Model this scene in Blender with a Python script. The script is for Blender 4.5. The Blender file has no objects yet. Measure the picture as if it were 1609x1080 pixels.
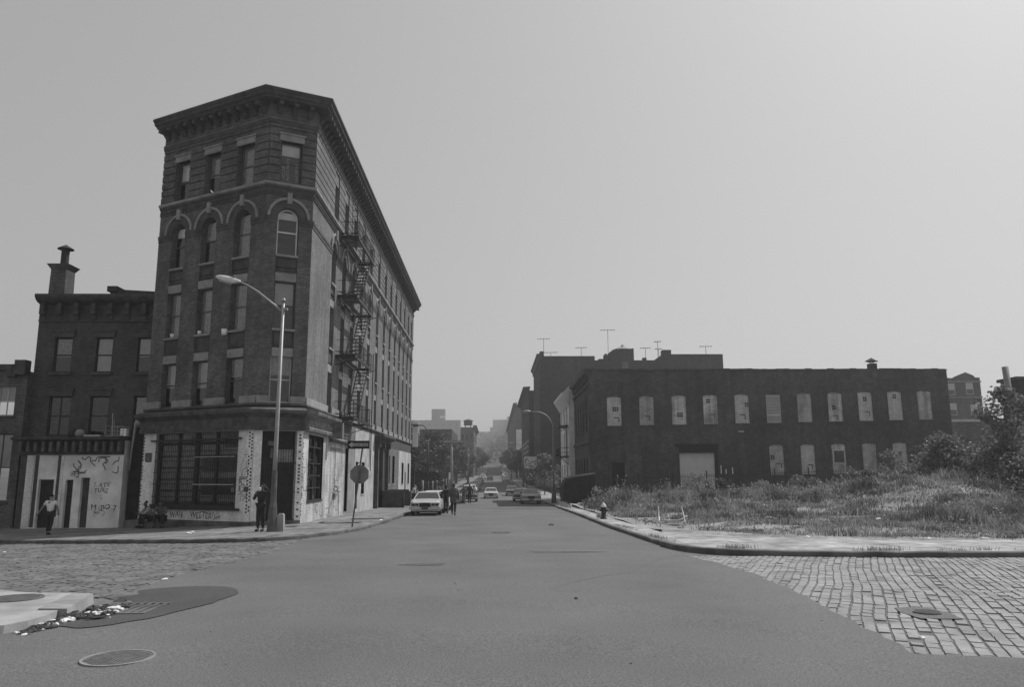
import bpy, bmesh, math, random
from mathutils import Vector, Matrix
R=math.radians
random.seed(11)
S=bpy.context.scene; COL=S.collection

# ------------------------------------------------------------------ helpers
OFF={}
def tag(o,label=None,cat=None,group=None,kind=None):
    if label: o['label']=label
    if cat: o['category']=cat
    if group: o['group']=group
    if kind: o['kind']=kind
    return o
def empty(name,loc,label=None,cat=None,group=None,local=False):
    o=bpy.data.objects.new(name,None); COL.objects.link(o); o.location=loc; o.empty_display_size=.3
    OFF[o.name]=Vector((0,0,0)) if local else Vector(loc)
    return tag(o,label,cat,group)
def copy_tree(o,parent=None):
    c=o.copy(); COL.objects.link(c); c.parent=parent
    OFF[c.name]=OFF.get(o.name,Vector())
    for ch in o.children: copy_tree(ch,c)
    return c
class MB:
    def __init__(s): s.v=[]; s.f=[]; s.sm=[]
    def add(s,vs,fs,smooth=False):
        b=len(s.v); s.v+= [tuple(v) for v in vs]; s.f+=[tuple(b+i for i in f) for f in fs]; s.sm+=[smooth]*len(fs)
    def quad(s,a,b,c,d): s.add([a,b,c,d],[(0,1,2,3)])
    def box(s,x0,x1,y0,y1,z0,z1):
        s.add([(x0,y0,z0),(x1,y0,z0),(x1,y1,z0),(x0,y1,z0),(x0,y0,z1),(x1,y0,z1),(x1,y1,z1),(x0,y1,z1)],
              [(3,2,1,0),(4,5,6,7),(0,1,5,4),(1,2,6,5),(2,3,7,6),(3,0,4,7)])
    def hexa(s,p):  # 8 points bottom 4 then top 4
        s.add(p,[(3,2,1,0),(4,5,6,7),(0,1,5,4),(1,2,6,5),(2,3,7,6),(3,0,4,7)])
    def tube(s,pts,r,n=8,cap=True,smooth=True):
        pts=[Vector(p) for p in pts]
        rs=r if isinstance(r,(list,tuple)) else [r]*len(pts)
        vs=[];fs=[]
        for i,p in enumerate(pts):
            d=(pts[min(i+1,len(pts)-1)]-pts[max(i-1,0)])
            if d.length<1e-9: d=Vector((0,0,1))
            d.normalize()
            up=Vector((0,0,1)) if abs(d.z)<.95 else Vector((1,0,0))
            a=d.cross(up).normalized(); b=a.cross(d)
            for k in range(n):
                t=2*math.pi*k/n+math.pi/n
                vs.append(p+(a*math.cos(t)+b*math.sin(t))*rs[i])
        for i in range(len(pts)-1):
            for k in range(n):
                fs.append((i*n+k,(i+1)*n+k,(i+1)*n+(k+1)%n,i*n+(k+1)%n))
        s.add(vs,fs,smooth)
        if cap:
            b=len(s.v)-len(vs)
            s.f.append(tuple(b+k for k in range(n))); s.sm.append(False)
            s.f.append(tuple(b+(len(pts)-1)*n+k for k in range(n-1,-1,-1))); s.sm.append(False)
    def lathe(s,c,prof,n=16,smooth=True):
        vs=[];fs=[]
        for (r,z) in prof:
            for k in range(n):
                t=2*math.pi*k/n; vs.append((c[0]+r*math.cos(t),c[1]+r*math.sin(t),c[2]+z))
        for i in range(len(prof)-1):
            for k in range(n): fs.append((i*n+k,i*n+(k+1)%n,(i+1)*n+(k+1)%n,(i+1)*n+k))
        s.add(vs,fs,smooth)
    def bar(s,a,b,w,h=None):
        h=h or w; a=Vector(a);b=Vector(b); d=(b-a).normalized()
        up=Vector((0,0,1)) if abs(d.z)<.95 else Vector((1,0,0))
        x=d.cross(up).normalized()*w/2; y=x.normalized().cross(d)*h/2
        s.hexa([a-x-y,a+x-y,a+x+y,a-x+y,b-x-y,b+x-y,b+x+y,b-x+y])
    def build(s,name,m,parent=None,label=None,cat=None,group=None,kind=None):
        off=OFF.get(parent.name,Vector()) if parent else Vector()
        me=bpy.data.meshes.new(name)
        me.from_pydata([(v[0]-off.x,v[1]-off.y,v[2]-off.z) for v in s.v],[],s.f)
        me.update()
        if any(s.sm): me.polygons.foreach_set('use_smooth',s.sm)
        uv=me.uv_layers.new(name='UVMap')
        ox,oy,oz=off
        dat=[0.0]*(2*len(me.loops)); vv=me.vertices
        for p in me.polygons:
            n=p.normal
            if abs(n.z)>.72:
                for li in p.loop_indices:
                    c=vv[me.loops[li].vertex_index].co; dat[2*li]=c.x+ox; dat[2*li+1]=c.y+oy
            else:
                l=math.hypot(n.x,n.y) or 1; tx,ty=-n.y/l,n.x/l
                for li in p.loop_indices:
                    c=vv[me.loops[li].vertex_index].co; dat[2*li]=(c.x+ox)*tx+(c.y+oy)*ty; dat[2*li+1]=c.z+oz
        uv.data.foreach_set('uv',dat)
        me.materials.append(m)
        o=bpy.data.objects.new(name,me); COL.objects.link(o)
        if parent: o.parent=parent; OFF[o.name]=off
        return tag(o,label,cat,group,kind)

# ------------------------------------------------------------------ materials (all grey: the place is seen in black and white)
M={}
def newmat(name):
    m=bpy.data.materials.new(name); m.use_nodes=True; nt=m.node_tree; b=nt.nodes['Principled BSDF']
    return m,nt,b
def noisy(name,base,rough=.85,var=.25,scale=6,bump=.15,bscale=60,spec=.3,metal=0,fine=.0,fscale=200,fdet=2,stain=0,stscale=.5,stdark=.5,dist=.02):
    m,nt,b=newmat(name); N=nt.nodes; L=nt.links
    tc=N.new('ShaderNodeTexCoord')
    def noise(sc,det=4):
        n=N.new('ShaderNodeTexNoise'); n.inputs['Scale'].default_value=sc; n.inputs['Detail'].default_value=det
        L.new(tc.outputs['Object'],n.inputs['Vector']); return n
    def rng(src,a,bb,lo=.3,hi=.7):
        r=N.new('ShaderNodeMapRange'); r.inputs['From Min'].default_value=lo; r.inputs['From Max'].default_value=hi
        r.inputs['To Min'].default_value=a; r.inputs['To Max'].default_value=bb; L.new(src,r.inputs['Value']); return r.outputs[0]
    def mul(a,bb):
        x=N.new('ShaderNodeMath'); x.operation='MULTIPLY'; L.new(a,x.inputs[0])
        if isinstance(bb,float): x.inputs[1].default_value=bb
        else: L.new(bb,x.inputs[1])
        return x.outputs[0]
    v=rng(noise(scale).outputs[0],1-var,1+var)
    v=mul(v,float(base))
    if fine: v=mul(v,rng(noise(fscale,fdet).outputs[0],1-fine,1+fine))
    if stain: v=mul(v,rng(noise(stscale,5).outputs[0],stdark,1.0,.5-stain*.5,.55))
    L.new(v,b.inputs['Base Color'])
    b.inputs['Roughness'].default_value=rough; b.inputs['Metallic'].default_value=metal; b.inputs['Specular IOR Level'].default_value=spec
    if bump:
        bp=N.new('ShaderNodeBump'); bp.inputs['Strength'].default_value=bump; bp.inputs['Distance'].default_value=dist
        L.new(noise(bscale).outputs[0],bp.inputs['Height']); L.new(bp.outputs[0],b.inputs['Normal'])
    M[name]=m; return m
def brick(name,c1,c2,mortar,w=.22,h=.075,ms=.01,var=.3,scale=.35,rough=.9,bump=.5,streak=.15):
    m,nt,b=newmat(name); N=nt.nodes; L=nt.links
    uv=N.new('ShaderNodeUVMap'); uv.uv_map='UVMap'
    br=N.new('ShaderNodeTexBrick'); br.inputs['Scale'].default_value=1; br.inputs['Brick Width'].default_value=w
    br.inputs['Row Height'].default_value=h; br.inputs['Mortar Size'].default_value=ms; br.inputs['Mortar Smooth'].default_value=.3
    for k,c in (('Color1',c1),('Color2',c2),('Mortar',mortar)): br.inputs[k].default_value=(c,c,c,1)
    L.new(uv.outputs[0],br.inputs['Vector'])
    prev=br.outputs['Color']
    for sc,a,st in ((scale,var,(1,1,1)),(2.4,var*.6,(1,1,1)),(1.3,streak,(1.6,1.6,.12)),(9,.16,(1,1,1))):
        tc=N.new('ShaderNodeTexCoord'); mp=N.new('ShaderNodeMapping'); mp.inputs['Scale'].default_value=st
        L.new(tc.outputs['Object'],mp.inputs['Vector'])
        n=N.new('ShaderNodeTexNoise'); n.inputs['Scale'].default_value=sc; n.inputs['Detail'].default_value=5
        L.new(mp.outputs[0],n.inputs['Vector'])
        r=N.new('ShaderNodeMapRange'); r.inputs['From Min'].default_value=.3; r.inputs['From Max'].default_value=.7
        r.inputs['To Min'].default_value=1-a; r.inputs['To Max'].default_value=1+a; L.new(n.outputs[0],r.inputs['Value'])
        x=N.new('ShaderNodeVectorMath'); x.operation='MULTIPLY'; L.new(prev,x.inputs[0]); L.new(r.outputs[0],x.inputs[1]); prev=x.outputs[0]
    L.new(prev,b.inputs['Base Color'])
    b.inputs['Roughness'].default_value=rough; b.inputs['Specular IOR Level'].default_value=.2
    bp=N.new('ShaderNodeBump'); bp.inputs['Strength'].default_value=bump; bp.inputs['Distance'].default_value=.01; bp.invert=True
    L.new(br.outputs['Fac'],bp.inputs['Height']); L.new(bp.outputs[0],b.inputs['Normal'])
    M[name]=m; return m
noisy('asphalt',.135,.9,.13,.28,.5,90,fine=.42,fscale=48,fdet=7,stain=.7,stscale=.5,stdark=.78,dist=.01)
noisy('road_patch_dark',.09,.9,.15,2,.4,60,fine=.42,fscale=48,fdet=7)  # dark tone for road patches and the painted warehouse shadow
noisy('patch_asphalt',.075,.85,.12,.8,.5,90,fine=.4,fscale=48,fdet=7,dist=.01)
noisy('cobble',.28,.8,.22,2.6,.5,40,fine=.18,fscale=60,stain=.3,stscale=1.2,stdark=.75)
noisy('cobble_worn',.17,.8,.3,2.2,.5,40,fine=.2,fscale=60,stain=.6,stscale=.8,stdark=.6)
noisy('joint_dirt',.14,.95,.3,3,.4,30)
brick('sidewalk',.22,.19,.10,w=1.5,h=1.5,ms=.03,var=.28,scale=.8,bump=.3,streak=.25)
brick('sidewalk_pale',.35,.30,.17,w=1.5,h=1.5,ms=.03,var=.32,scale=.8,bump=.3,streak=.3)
noisy('island_concrete',.36,.85,.12,1.5,.3,50,fine=.1,fscale=60,stain=.3,stscale=1.5,stdark=.8)
noisy('kerb_stone',.14,.85,.3,2,.3,30,stain=.6,stscale=1,stdark=.6)
noisy('dirt',.25,.95,.35,.7,.5,14,fine=.3,fscale=9)
noisy('far_ground',.07,.95,.35,.02,0,14)
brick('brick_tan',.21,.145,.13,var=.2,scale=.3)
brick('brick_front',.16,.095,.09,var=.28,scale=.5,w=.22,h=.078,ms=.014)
brick('brick_left',.10,.07,.06,var=.25,scale=.35)
brick('brick_far_left',.15,.10,.08,var=.25,scale=.3)
brick('brick_warehouse',.095,.06,.075,var=.34,scale=.22,streak=.17)
brick('block_infill',.58,.48,.36,w=.4,h=.2,ms=.012,var=.14,scale=1)
brick('block_infill_dull',.44,.37,.28,w=.4,h=.2,ms=.012,var=.22,scale=1.3,streak=.35)
brick('block_infill_stained',.52,.42,.3,w=.4,h=.2,ms=.012,var=.3,scale=.8,streak=.45)
brick('brick_tall',.055,.04,.04,var=.25,scale=.15)
brick('brick_apartment',.15,.11,.09,var=.2,scale=.2)
brick('brick_low',.2,.13,.1,var=.25,scale=.4)
brick('painted_brick',.86,.80,.66,var=.10,scale=.9,bump=.6,streak=.16)
brick('painted_sunlit',.50,.45,.34,var=.2,scale=.9,bump=.6,streak=.3)  # same wall paint, darkened in colour to offset the sun on this side
brick('siding',.12,.11,.04,w=4,h=.16,ms=.02,var=.2,scale=.8)
noisy('plaster_lit',.42,.9,.22,1.5,.2,12,stain=.8,stscale=.9,stdark=.6)  # darker copy of the plaster, its tone set for a sunlit wall
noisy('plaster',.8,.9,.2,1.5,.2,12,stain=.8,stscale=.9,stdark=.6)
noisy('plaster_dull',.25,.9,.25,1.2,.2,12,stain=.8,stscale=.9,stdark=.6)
noisy('terracotta',.15,.85,.3,2.5,.2,20,stain=.6,stscale=1.5,stdark=.65)
noisy('stone_trim',.30,.85,.18,3,.2,20,stain=.5,stscale=1.2,stdark=.65)
noisy('brownstone',.085,.85,.3,2.2,.2,20,stain=.6,stscale=1.5,stdark=.6)
noisy('cornice_paint',.075,.75,.3,3,.15,20,stain=.5,stscale=2,stdark=.6)
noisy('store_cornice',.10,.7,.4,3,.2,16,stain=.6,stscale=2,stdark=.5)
noisy('store_cornice_lit',.2,.7,.5,3,.2,16,stain=.9,stscale=2,stdark=.4)  # lightened copy of the store cornice, sunlight put into its tone
noisy('roofing',.06,.95,.3,1,.2,10)
noisy('iron',.025,.6,.3,8,.1,40,spec=.4)
noisy('frame_paint',.10,.6,.2,5,.05,30)
noisy('frame_dark',.035,.6,.2,5,.05,30)
noisy('frame_white',.6,.6,.1,5,.05,30)
noisy('blind',.5,.85,.12,2,.1,20)
noisy('blind_pale',.88,.85,.08,2,.1,20)
noisy('curtain',.38,.9,.3,9,.2,20)
noisy('dark_wood',.03,.7,.3,4,.1,20)
noisy('door_wood',.07,.7,.3,4,.1,20)
noisy('board',.34,.85,.3,4,.1,20)
noisy('shutter_metal',.62,.6,.08,1.2,.05,20)
noisy('black_paint',.012,.7,.2,4,.0)
noisy('lamp_paint',.32,.5,.15,3,.05,20,metal=.2,spec=.5)
noisy('lamp_dark',.11,.6,.35,5,.1,20)
noisy('sign_back',.2,.55,.12,4,.02,20,metal=.3)
noisy('sign_white',.42,.5,.2,9,.0)
noisy('sign_black',.012,.5,.1,4,.0)
noisy('lid_iron',.14,.75,.3,12,.3,60)
noisy('rust',.05,.8,.4,12,.2,40)
noisy('white_enamel',.7,.4,.15,6,.02,20)
noisy('paper',.75,.8,.15,30,.1,40)
noisy('trash',.45,.8,.6,18,.4,30)
noisy('rubber',.02,.85,.2,8,.05,60)
noisy('chrome',.5,.25,.1,8,0,metal=.9,spec=.6)
noisy('car_dark_trim',.02,.5,.1,8,0)
noisy('headlamp',.45,.2,.1,20,0,spec=.8)
for n,c in (('paint_cream',.48),('paint_white',.72),('paint_grey',.20),('paint_dark',.03),('paint_silver',.36),('paint_mid',.10)):
    m=noisy(n,c,.32,.05,3,.0,spec=.6); m.node_tree.nodes['Principled BSDF'].inputs['Coat Weight'].default_value=.4
noisy('skin_dark',.09,.6,.1,10,0)
noisy('skin_light',.25,.6,.1,10,0)
noisy('hair',.012,.8,.2,30,.2,80)
noisy('cloth_white',.75,.9,.12,12,.3,14)
noisy('cloth_dark',.03,.9,.25,12,.3,14)
noisy('cloth_mid',.10,.9,.25,12,.3,14)
noisy('cloth_light',.3,.9,.25,12,.3,14)
noisy('bark',.08,.9,.35,8,.5,20)

noisy('tower_wall',.16,.9,.15,.05,0)
noisy('tower_window',.06,.4,.1,1,0)
noisy('shed_dark',.025,.8,.4,2,.3,10)
noisy('graffiti',.09,.8,.3,14,0)
noisy('graffiti_faint',.13,.8,.3,14,0)
def foliage(name,a,b_,trans=.25):
    m,nt,b=newmat(name); N=nt.nodes; L=nt.links
    g=N.new('ShaderNodeNewGeometry'); r=N.new('ShaderNodeMapRange'); r.inputs['To Min'].default_value=a; r.inputs['To Max'].default_value=b_
    L.new(g.outputs['Random Per Island'],r.inputs['Value']); L.new(r.outputs[0],b.inputs['Base Color'])
    b.inputs['Roughness'].default_value=.6; b.inputs['Specular IOR Level'].default_value=.3
    t=N.new('ShaderNodeBsdfTranslucent'); L.new(r.outputs[0],t.inputs['Color'])
    mx=N.new('ShaderNodeMixShader'); mx.inputs[0].default_value=trans
    L.new(b.outputs[0],mx.inputs[1]); L.new(t.outputs[0],mx.inputs[2]); L.new(mx.outputs[0],N['Material Output'].inputs[0])
    M[name]=m
foliage('leaf',.08,.25,.35); foliage('leaf_dark',.04,.1,.3); foliage('grass_dark',.06,.2,.3); foliage('grass',.13,.42,.35); foliage('weed',.14,.34,.35)
def glass():
    m,nt,b=newmat('glass'); N=nt.nodes; L=nt.links
    t=N.new('ShaderNodeBsdfTransparent'); t.inputs[0].default_value=(.93,.93,.93,1)
    g=N.new('ShaderNodeBsdfGlossy'); g.inputs['Roughness'].default_value=.06; g.inputs[0].default_value=(.8,.8,.8,1)
    f=N.new('ShaderNodeFresnel'); f.inputs[0].default_value=1.5
    tc=N.new('ShaderNodeTexCoord'); n=N.new('ShaderNodeTexNoise'); n.inputs['Scale'].default_value=1.2
    bp=N.new('ShaderNodeBump'); bp.inputs['Strength'].default_value=.15; L.new(tc.outputs['Object'],n.inputs['Vector']); L.new(n.outputs[0],bp.inputs['Height']); L.new(bp.outputs[0],g.inputs['Normal'])
    mx=N.new('ShaderNodeMixShader'); ad=N.new('ShaderNodeMath'); ad.inputs[1].default_value=.06; L.new(f.outputs[0],ad.inputs[0]); L.new(ad.outputs[0],mx.inputs[0])
    L.new(t.outputs[0],mx.inputs[1]); L.new(g.outputs[0],mx.inputs[2]); L.new(mx.outputs[0],N['Material Output'].inputs[0]); M['glass']=m
glass()
m,nt,b=newmat('car_glass'); b.inputs['Base Color'].default_value=(.03,.03,.03,1); b.inputs['Roughness'].default_value=.08; b.inputs['Specular IOR Level'].default_value=.8; M['car_glass']=m

# ------------------------------------------------------------------ terrain
def interp(x,pts):
    if x<=pts[0][0]: return pts[0][1]
    for (a,b),(c,d) in zip(pts,pts[1:]):
        if x<=c: return b+(d-b)*(x-a)/(c-a)
    return pts[-1][1]
PR=[(5,.36),(12,.30),(33,-.13),(45,-.25),(70,-.60),(100,-.95),(150,-.7),(225,.35),(300,2.2),(400,5.4),(550,8.0),(620,9),(700,22),(900,38),(1500,40),(3000,45)]
def zr(x,y):
    return interp(y,PR)-.03*min(max(-9-x,0),10)*min(max((y-14)/14,0),1)
def resample(path,step):
    out=[]
    for a,b in zip(path,path[1:]):
        L=math.hypot(b[0]-a[0],b[1]-a[1]); n=max(1,int(L/step))
        for i in range(n): out.append((a[0]+(b[0]-a[0])*i/n,a[1]+(b[1]-a[1])*i/n))
    out.append(path[-1]); return out
def smooth_path(p,it=2):
    for _ in range(it):
        q=[p[0]]
        for a,b in zip(p,p[1:]):
            q+=[(a[0]*.75+b[0]*.25,a[1]*.75+b[1]*.25),(a[0]*.25+b[0]*.75,a[1]*.25+b[1]*.75)]
        q.append(p[-1]); p=q
    return p
def pip(x,y,poly):
    c=False; j=len(poly)-1
    for i in range(len(poly)):
        xi,yi=poly[i]; xj,yj=poly[j]
        if (yi>y)!=(yj>y) and x<(xj-xi)*(y-yi)/(yj-yi)+xi: c=not c
        j=i
    return c
def band(mb,A,B,n,zf,cnt=80):
    # strip mesh between two paths, both resampled to the same count
    def rs(P):
        L=[0]
        for a,b in zip(P,P[1:]): L.append(L[-1]+math.hypot(b[0]-a[0],b[1]-a[1]))
        out=[]
        for k in range(cnt+1):
            t=L[-1]*k/cnt; i=0
            while i<len(L)-2 and L[i+1]<t: i+=1
            u=(t-L[i])/((L[i+1]-L[i]) or 1); out.append((P[i][0]+(P[i+1][0]-P[i][0])*u,P[i][1]+(P[i+1][1]-P[i][1])*u))
        return out
    if len(A)!=len(B): A=rs(A);B=rs(B)
    m=len(A); vs=[]
    for a,b in zip(A,B):
        for j in range(n+1):
            x=a[0]+(b[0]-a[0])*j/n; y=a[1]+(b[1]-a[1])*j/n; vs.append((x,y,zf(x,y)))
    fs=[(i*(n+1)+j,(i+1)*(n+1)+j,(i+1)*(n+1)+j+1,i*(n+1)+j+1) for i in range(m-1) for j in range(n)]
    mb.add(vs,fs,True)
ys=[-12,-6,0,3,6,8,10,12,14,16,18,20,22,24,26,28,30,33,36,40,45,52,60,70,85,100,125,150,185,225,260,300,350,400,470,550,660,800,1000,1300]
xs=[-560,-300,-150,-80,-50,-35,-25,-20,-17,-14,-11,-9,-6,-3,0,3,6,10,15,22,30,40,60,100,180,300,560]
mb=MB(); vs=[(x,y,zr(x,y)-.16) for y in ys for x in xs]; nx=len(xs)
mb.add(vs,[(j*nx+i,j*nx+i+1,(j+1)*nx+i+1,(j+1)*nx+i) for j in range(len(ys)-1) for i in range(nx-1)],True)
mb.build('ground',M['far_ground'],kind='structure')
# cobble bed sheet (joint dirt) under the stones
mb=MB(); 
def yy(a,b,s): 
    n=int((b-a)/s); return [a+(b-a)*i/n for i in range(n+1)]
def sheet(mb,x0,x1,y0,y1,s,zf):
    X=yy(x0,x1,s);Y=yy(y0,y1,s);n=len(X)
    mb.add([(x,y,zf(x,y)) for y in Y for x in X],[(j*n+i,j*n+i+1,(j+1)*n+i+1,(j+1)*n+i) for j in range(len(Y)-1) for i in range(n-1)],True)
sheet(mb,-45,34,-8,38,1.0,lambda x,y:zr(x,y)-.02)
mb.build('cobble_bed',M['joint_dirt'],kind='structure')
# asphalt carriageway: outline meets the cobbles on both sides
LEFT=smooth_path([(-14,-6),(-9.0,3),(-6.6,8.4),(-5.6,9.8),(-5.3,11.5),(-5.8,12.6),(-6.2,14.5),(-6.1,16.7),(-5.9,18.9),(-6.0,21.5),(-6.3,24),(-6.6,27),(-5.7,30.5),(-5.35,36),(-5.2,50),(-5.1,100)],2)
RIGHT=smooth_path([(30,-6),(12,3),(7.0,6.6),(5.3,7.9),(4.5,7.75),(4.25,7.8),(4.35,8.9),(4.65,11.2),(5.0,14.7),(4.95,16.6),(4.8,18.8),(4.7,20.6),(4.85,25),(4.85,36),(4.9,50),(5.1,100)],2)
def wob(P,a,s): 
    return [(x+random.uniform(-a,a),y+random.uniform(-a*.5,a*.5)) for x,y in P]
LEFT=wob(resample(LEFT,.22),.07,1); RIGHT=wob(resample(RIGHT,.2),.06,1)
AS_POLY=[(x,y) for x,y in LEFT]+[(x,y) for x,y in reversed(RIGHT)]
def at_y(P,y):
    for a,b in zip(P,P[1:]):
        if (a[1]-y)*(b[1]-y)<=0 and a[1]!=b[1]:
            return a[0]+(b[0]-a[0])*(y-a[1])/(b[1]-a[1])
    return P[-1][0]
mb=MB(); rows=[]
Y=[-6+i*.2 for i in range(131)]+[20.2+i*.6 for i in range(130)]
Y=[y for y in Y if y<99]+[100,120,150,185,225,260,300,350,400,470,550,590]
def rx(y): return at_y(RIGHT,y) if y<99 else 5.1
def lx(y): return at_y(LEFT,y) if y<99 else -5.1
vs=[];NC=24
for y in Y:
    a,b=lx(y),rx(y)
    for j in range(NC+1):
        x=a+(b-a)*j/NC; vs.append((x,y,zr(x,y)+.03*(1-((2*j/NC-1)**2))+.008))
mb.add(vs,[(i*(NC+1)+j,i*(NC+1)+j+1,(i+1)*(NC+1)+j+1,(i+1)*(NC+1)+j) for i in range(len(Y)-1) for j in range(NC)],True)
mb.build('road',M['asphalt'],kind='structure')
def crown(x,y):
    a,b=lx(y),rx(y); t=(x-a)/(b-a); return zr(x,y)+.03*(1-((2*t-1)**2))+.008
rnd=random.Random(31); mb=MB()
for (cx,cy,w_,h_) in ((1.9,20.2,1.1,.22),(-1.5,17.0,.5,.3),(2.4,58,3,1.4)):  # the farthest patch paints the warehouse's cast shadow on the road
    n_=22; P=[(cx+w_*math.cos(6.283*k/n_)*rnd.uniform(.7,1.2),cy+h_*math.sin(6.283*k/n_)*rnd.uniform(.8,1.15)) for k in range(n_)]
    q=MB(); q.add([(a,b,crown(a,b)+.005) for a,b in P],[tuple(range(n_))]); q.build('road_patch_shadow',M['road_patch_dark'],kind='structure')
for (x0,y0,d0,n_) in ((1.0,12.5,1.9,22),(2.6,15,1.3,30),(-1.5,23,1.7,24),(3.2,28,1.5,24),(-4.4,20,1.2,26)):
    x,y,d=x0,y0,d0; w_=.008
    for k in range(n_):
        d+=rnd.uniform(-.35,.35); x2=x+.22*math.cos(d); y2=y+.22*math.sin(d)
        if lx(y2)+.2<x2<rx(y2)-.2:
            ww=w_*rnd.uniform(.5,1.5); nx_,ny_=-math.sin(d)*ww,math.cos(d)*ww
            mb.quad((x-nx_,y-ny_,crown(x,y)+.0035),(x2-nx_,y2-ny_,crown(x2,y2)+.0035),(x2+nx_,y2+ny_,crown(x2,y2)+.0035),(x+nx_,y+ny_,crown(x,y)+.0035))
        x,y=x2,y2
mb.build('road_cracks',M['joint_dirt'],kind='structure')
# Belgian block stones
def stones(name,x0,x1,y0,y1,ang,cond,w=.135,l=.27,mt='cobble'):
    mb=MB(); rnd=random.Random(5); ca,sa=math.cos(ang),math.sin(ang)
    cx,cy=(x0+x1)/2,(y0+y1)/2; RR=math.hypot(x1-x0,y1-y0)/2
    u=-RR
    while u<RR:
        v=-RR+rnd.uniform(0,l); ww=w*rnd.uniform(.93,1.07)
        while v<RR:
            ll=l*rnd.uniform(.75,1.2)
            wv=.03*math.sin(v*.9+u*.7)+.008*math.sin(v*3.1+u)
            px=cx+(u+wv)*ca-v*sa; py=cy+(u+wv)*sa+v*ca
            if x0<px<x1 and y0<py<y1 and cond(px,py) and rnd.random()>.012:
                a=ww*.5-.005;b=ll*.5-.004; z=zr(px,py)+rnd.gauss(-.004,.004)
                if not all(pip(px+e,py+f,AS_POLY) for e,f in ((.2,0),(-.2,0),(0,.2),(0,-.2))):
                    vs=[]
                    for (du,dv,dz) in ((-a,-b,-.05),(a,-b,-.05),(a,b,-.05),(-a,b,-.05),(-a*.87,-b*.93,0),(a*.87,-b*.93,0),(a*.87,b*.93,0),(-a*.87,b*.93,0)):
                        t=rnd.uniform(-.006,.006)
                        vs.append((px+(du+t)*ca-(dv+t)*sa,py+(du+t)*sa+(dv+t)*ca,z+dz+t*.6))
                    mb.add(vs,[(4,5,6,7),(0,1,5,4),(1,2,6,5),(2,3,7,6),(3,0,4,7)])
            v+=ll
        u+=ww
    return mb.build(name,M[mt],kind='structure')
stones('cobbled_road',3.5,30,7.2,19.0,R(-24.7),lambda x,y:True,.145,.245)
stones('cobbled_road',-32,-5.0,11.5,33.5,R(-27),lambda x,y: y<38.5-.48*(x+32)+1 and not(x>-9.6 and y<12.3),mt='cobble_worn')
bpy.data.objects['cobbled_road'].name='cobbled_road'
# kerbs and pavements
KL=smooth_path([(-60,52),(-20.4,31.2),(-15.2,28.0),(-10.6,25.6),(-8.7,25.0),(-7.2,25.9),(-6.3,27.7),(-5.6,30.6),(-5.4,36),(-5.3,52),(-5.2,100),(-5.2,640)],2)
KL=[KL[0]]+[p for p in resample(KL,1.5)][1:]
KR=smooth_path([(5.2,640),(5.1,100),(4.95,50),(4.9,30),(4.85,25),(4.85,22),(5.1,20.4),(5.7,19.4),(7.3,18.8),(9.3,18.4),(12,18.1),(45,18.0)],2)
KR=resample(KR,1.5)
def kerb(P,mat):
    mb=MB(); vs=[];n=len(P)
    for i,(x,y) in enumerate(P):
        a=P[max(i-1,0)];b=P[min(i+1,n-1)]; dx,dy=b[0]-a[0],b[1]-a[1]; L=math.hypot(dx,dy); nx_,ny_=dy/L,-dx/L
        j=random.uniform(-.012,.012); h=.13+j
        for o,z in ((0,-.1),(0.01,h-.02),(-.02,h),(-.16,h+.004),(-.16,-.1)):
            vs.append((x+nx_*o,y+ny_*o,zr(x,y)+z))
    fs=[(i*5+k,i*5+k+1,(i+1)*5+k+1,(i+1)*5+k) for i in range(n-1) for k in range(4)]
    mb.add(vs,fs); return mb.build('kerb',M[mat],kind='structure')
kerb(KL,'kerb_stone'); kerb(KR,'kerb_stone')
def offp(P,d):
    out=[];n=len(P)
    for i,(x,y) in enumerate(P):
        a=P[max(i-1,0)];b=P[min(i+1,n-1)]; dx,dy=b[0]-a[0],b[1]-a[1]; L=math.hypot(dx,dy); out.append((x+dy/L*d,y-dx/L*d))
    return out
zs=lambda x,y: zr(x,y)+.128+.012*math.sin(x*1.7+y*.6)*math.sin(y*1.3)
def target_left(p):
    x,y=p
    if y>33 and x>-6: return (-9.6,y+ (4 if y<60 else 0))
    if x<-14: return (x+3,y+16)
    return None
A=offp(KL,-.15); B=[]
for p in A:
    x,y=p
    if x>-8.9 and y>33: q=(-9.6,y+3)
    elif x<-15: q=(x+2,y+15)
    else:
        q=(-12,41)
    B.append(q)
mb=MB(); band(mb,A,B,10,zs); mb.build('sidewalk',M['sidewalk'],kind='structure')
A=offp(KR,-.15)
def inner(p):
    x,y=p
    if y>58: return (6.7+1.9*min((y-58)/8,1),y)
    if y>31: return (6.7,y)
    if y>21 and x<6: return (7.2,28.5)
    if x<7.2: return (8.6,25.5)
    return (x+1.6,23.6 if x<12 else 22.8)
B=[inner(p) for p in A]
mb=MB(); band(mb,A,B,8,zs); mb.build('sidewalk',M['sidewalk_pale'],kind='structure')
GE=smooth_path([(8.6,64.5),(6.6,60),(6.45,50),(6.4,40),(6.5,31),(7.2,28.6),(8.6,25.5),(10.3,23.9),(13,23.2),(16,22.4),(60,22)],1)
LOT=GE+[(60,71),(8.6,70)]
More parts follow.
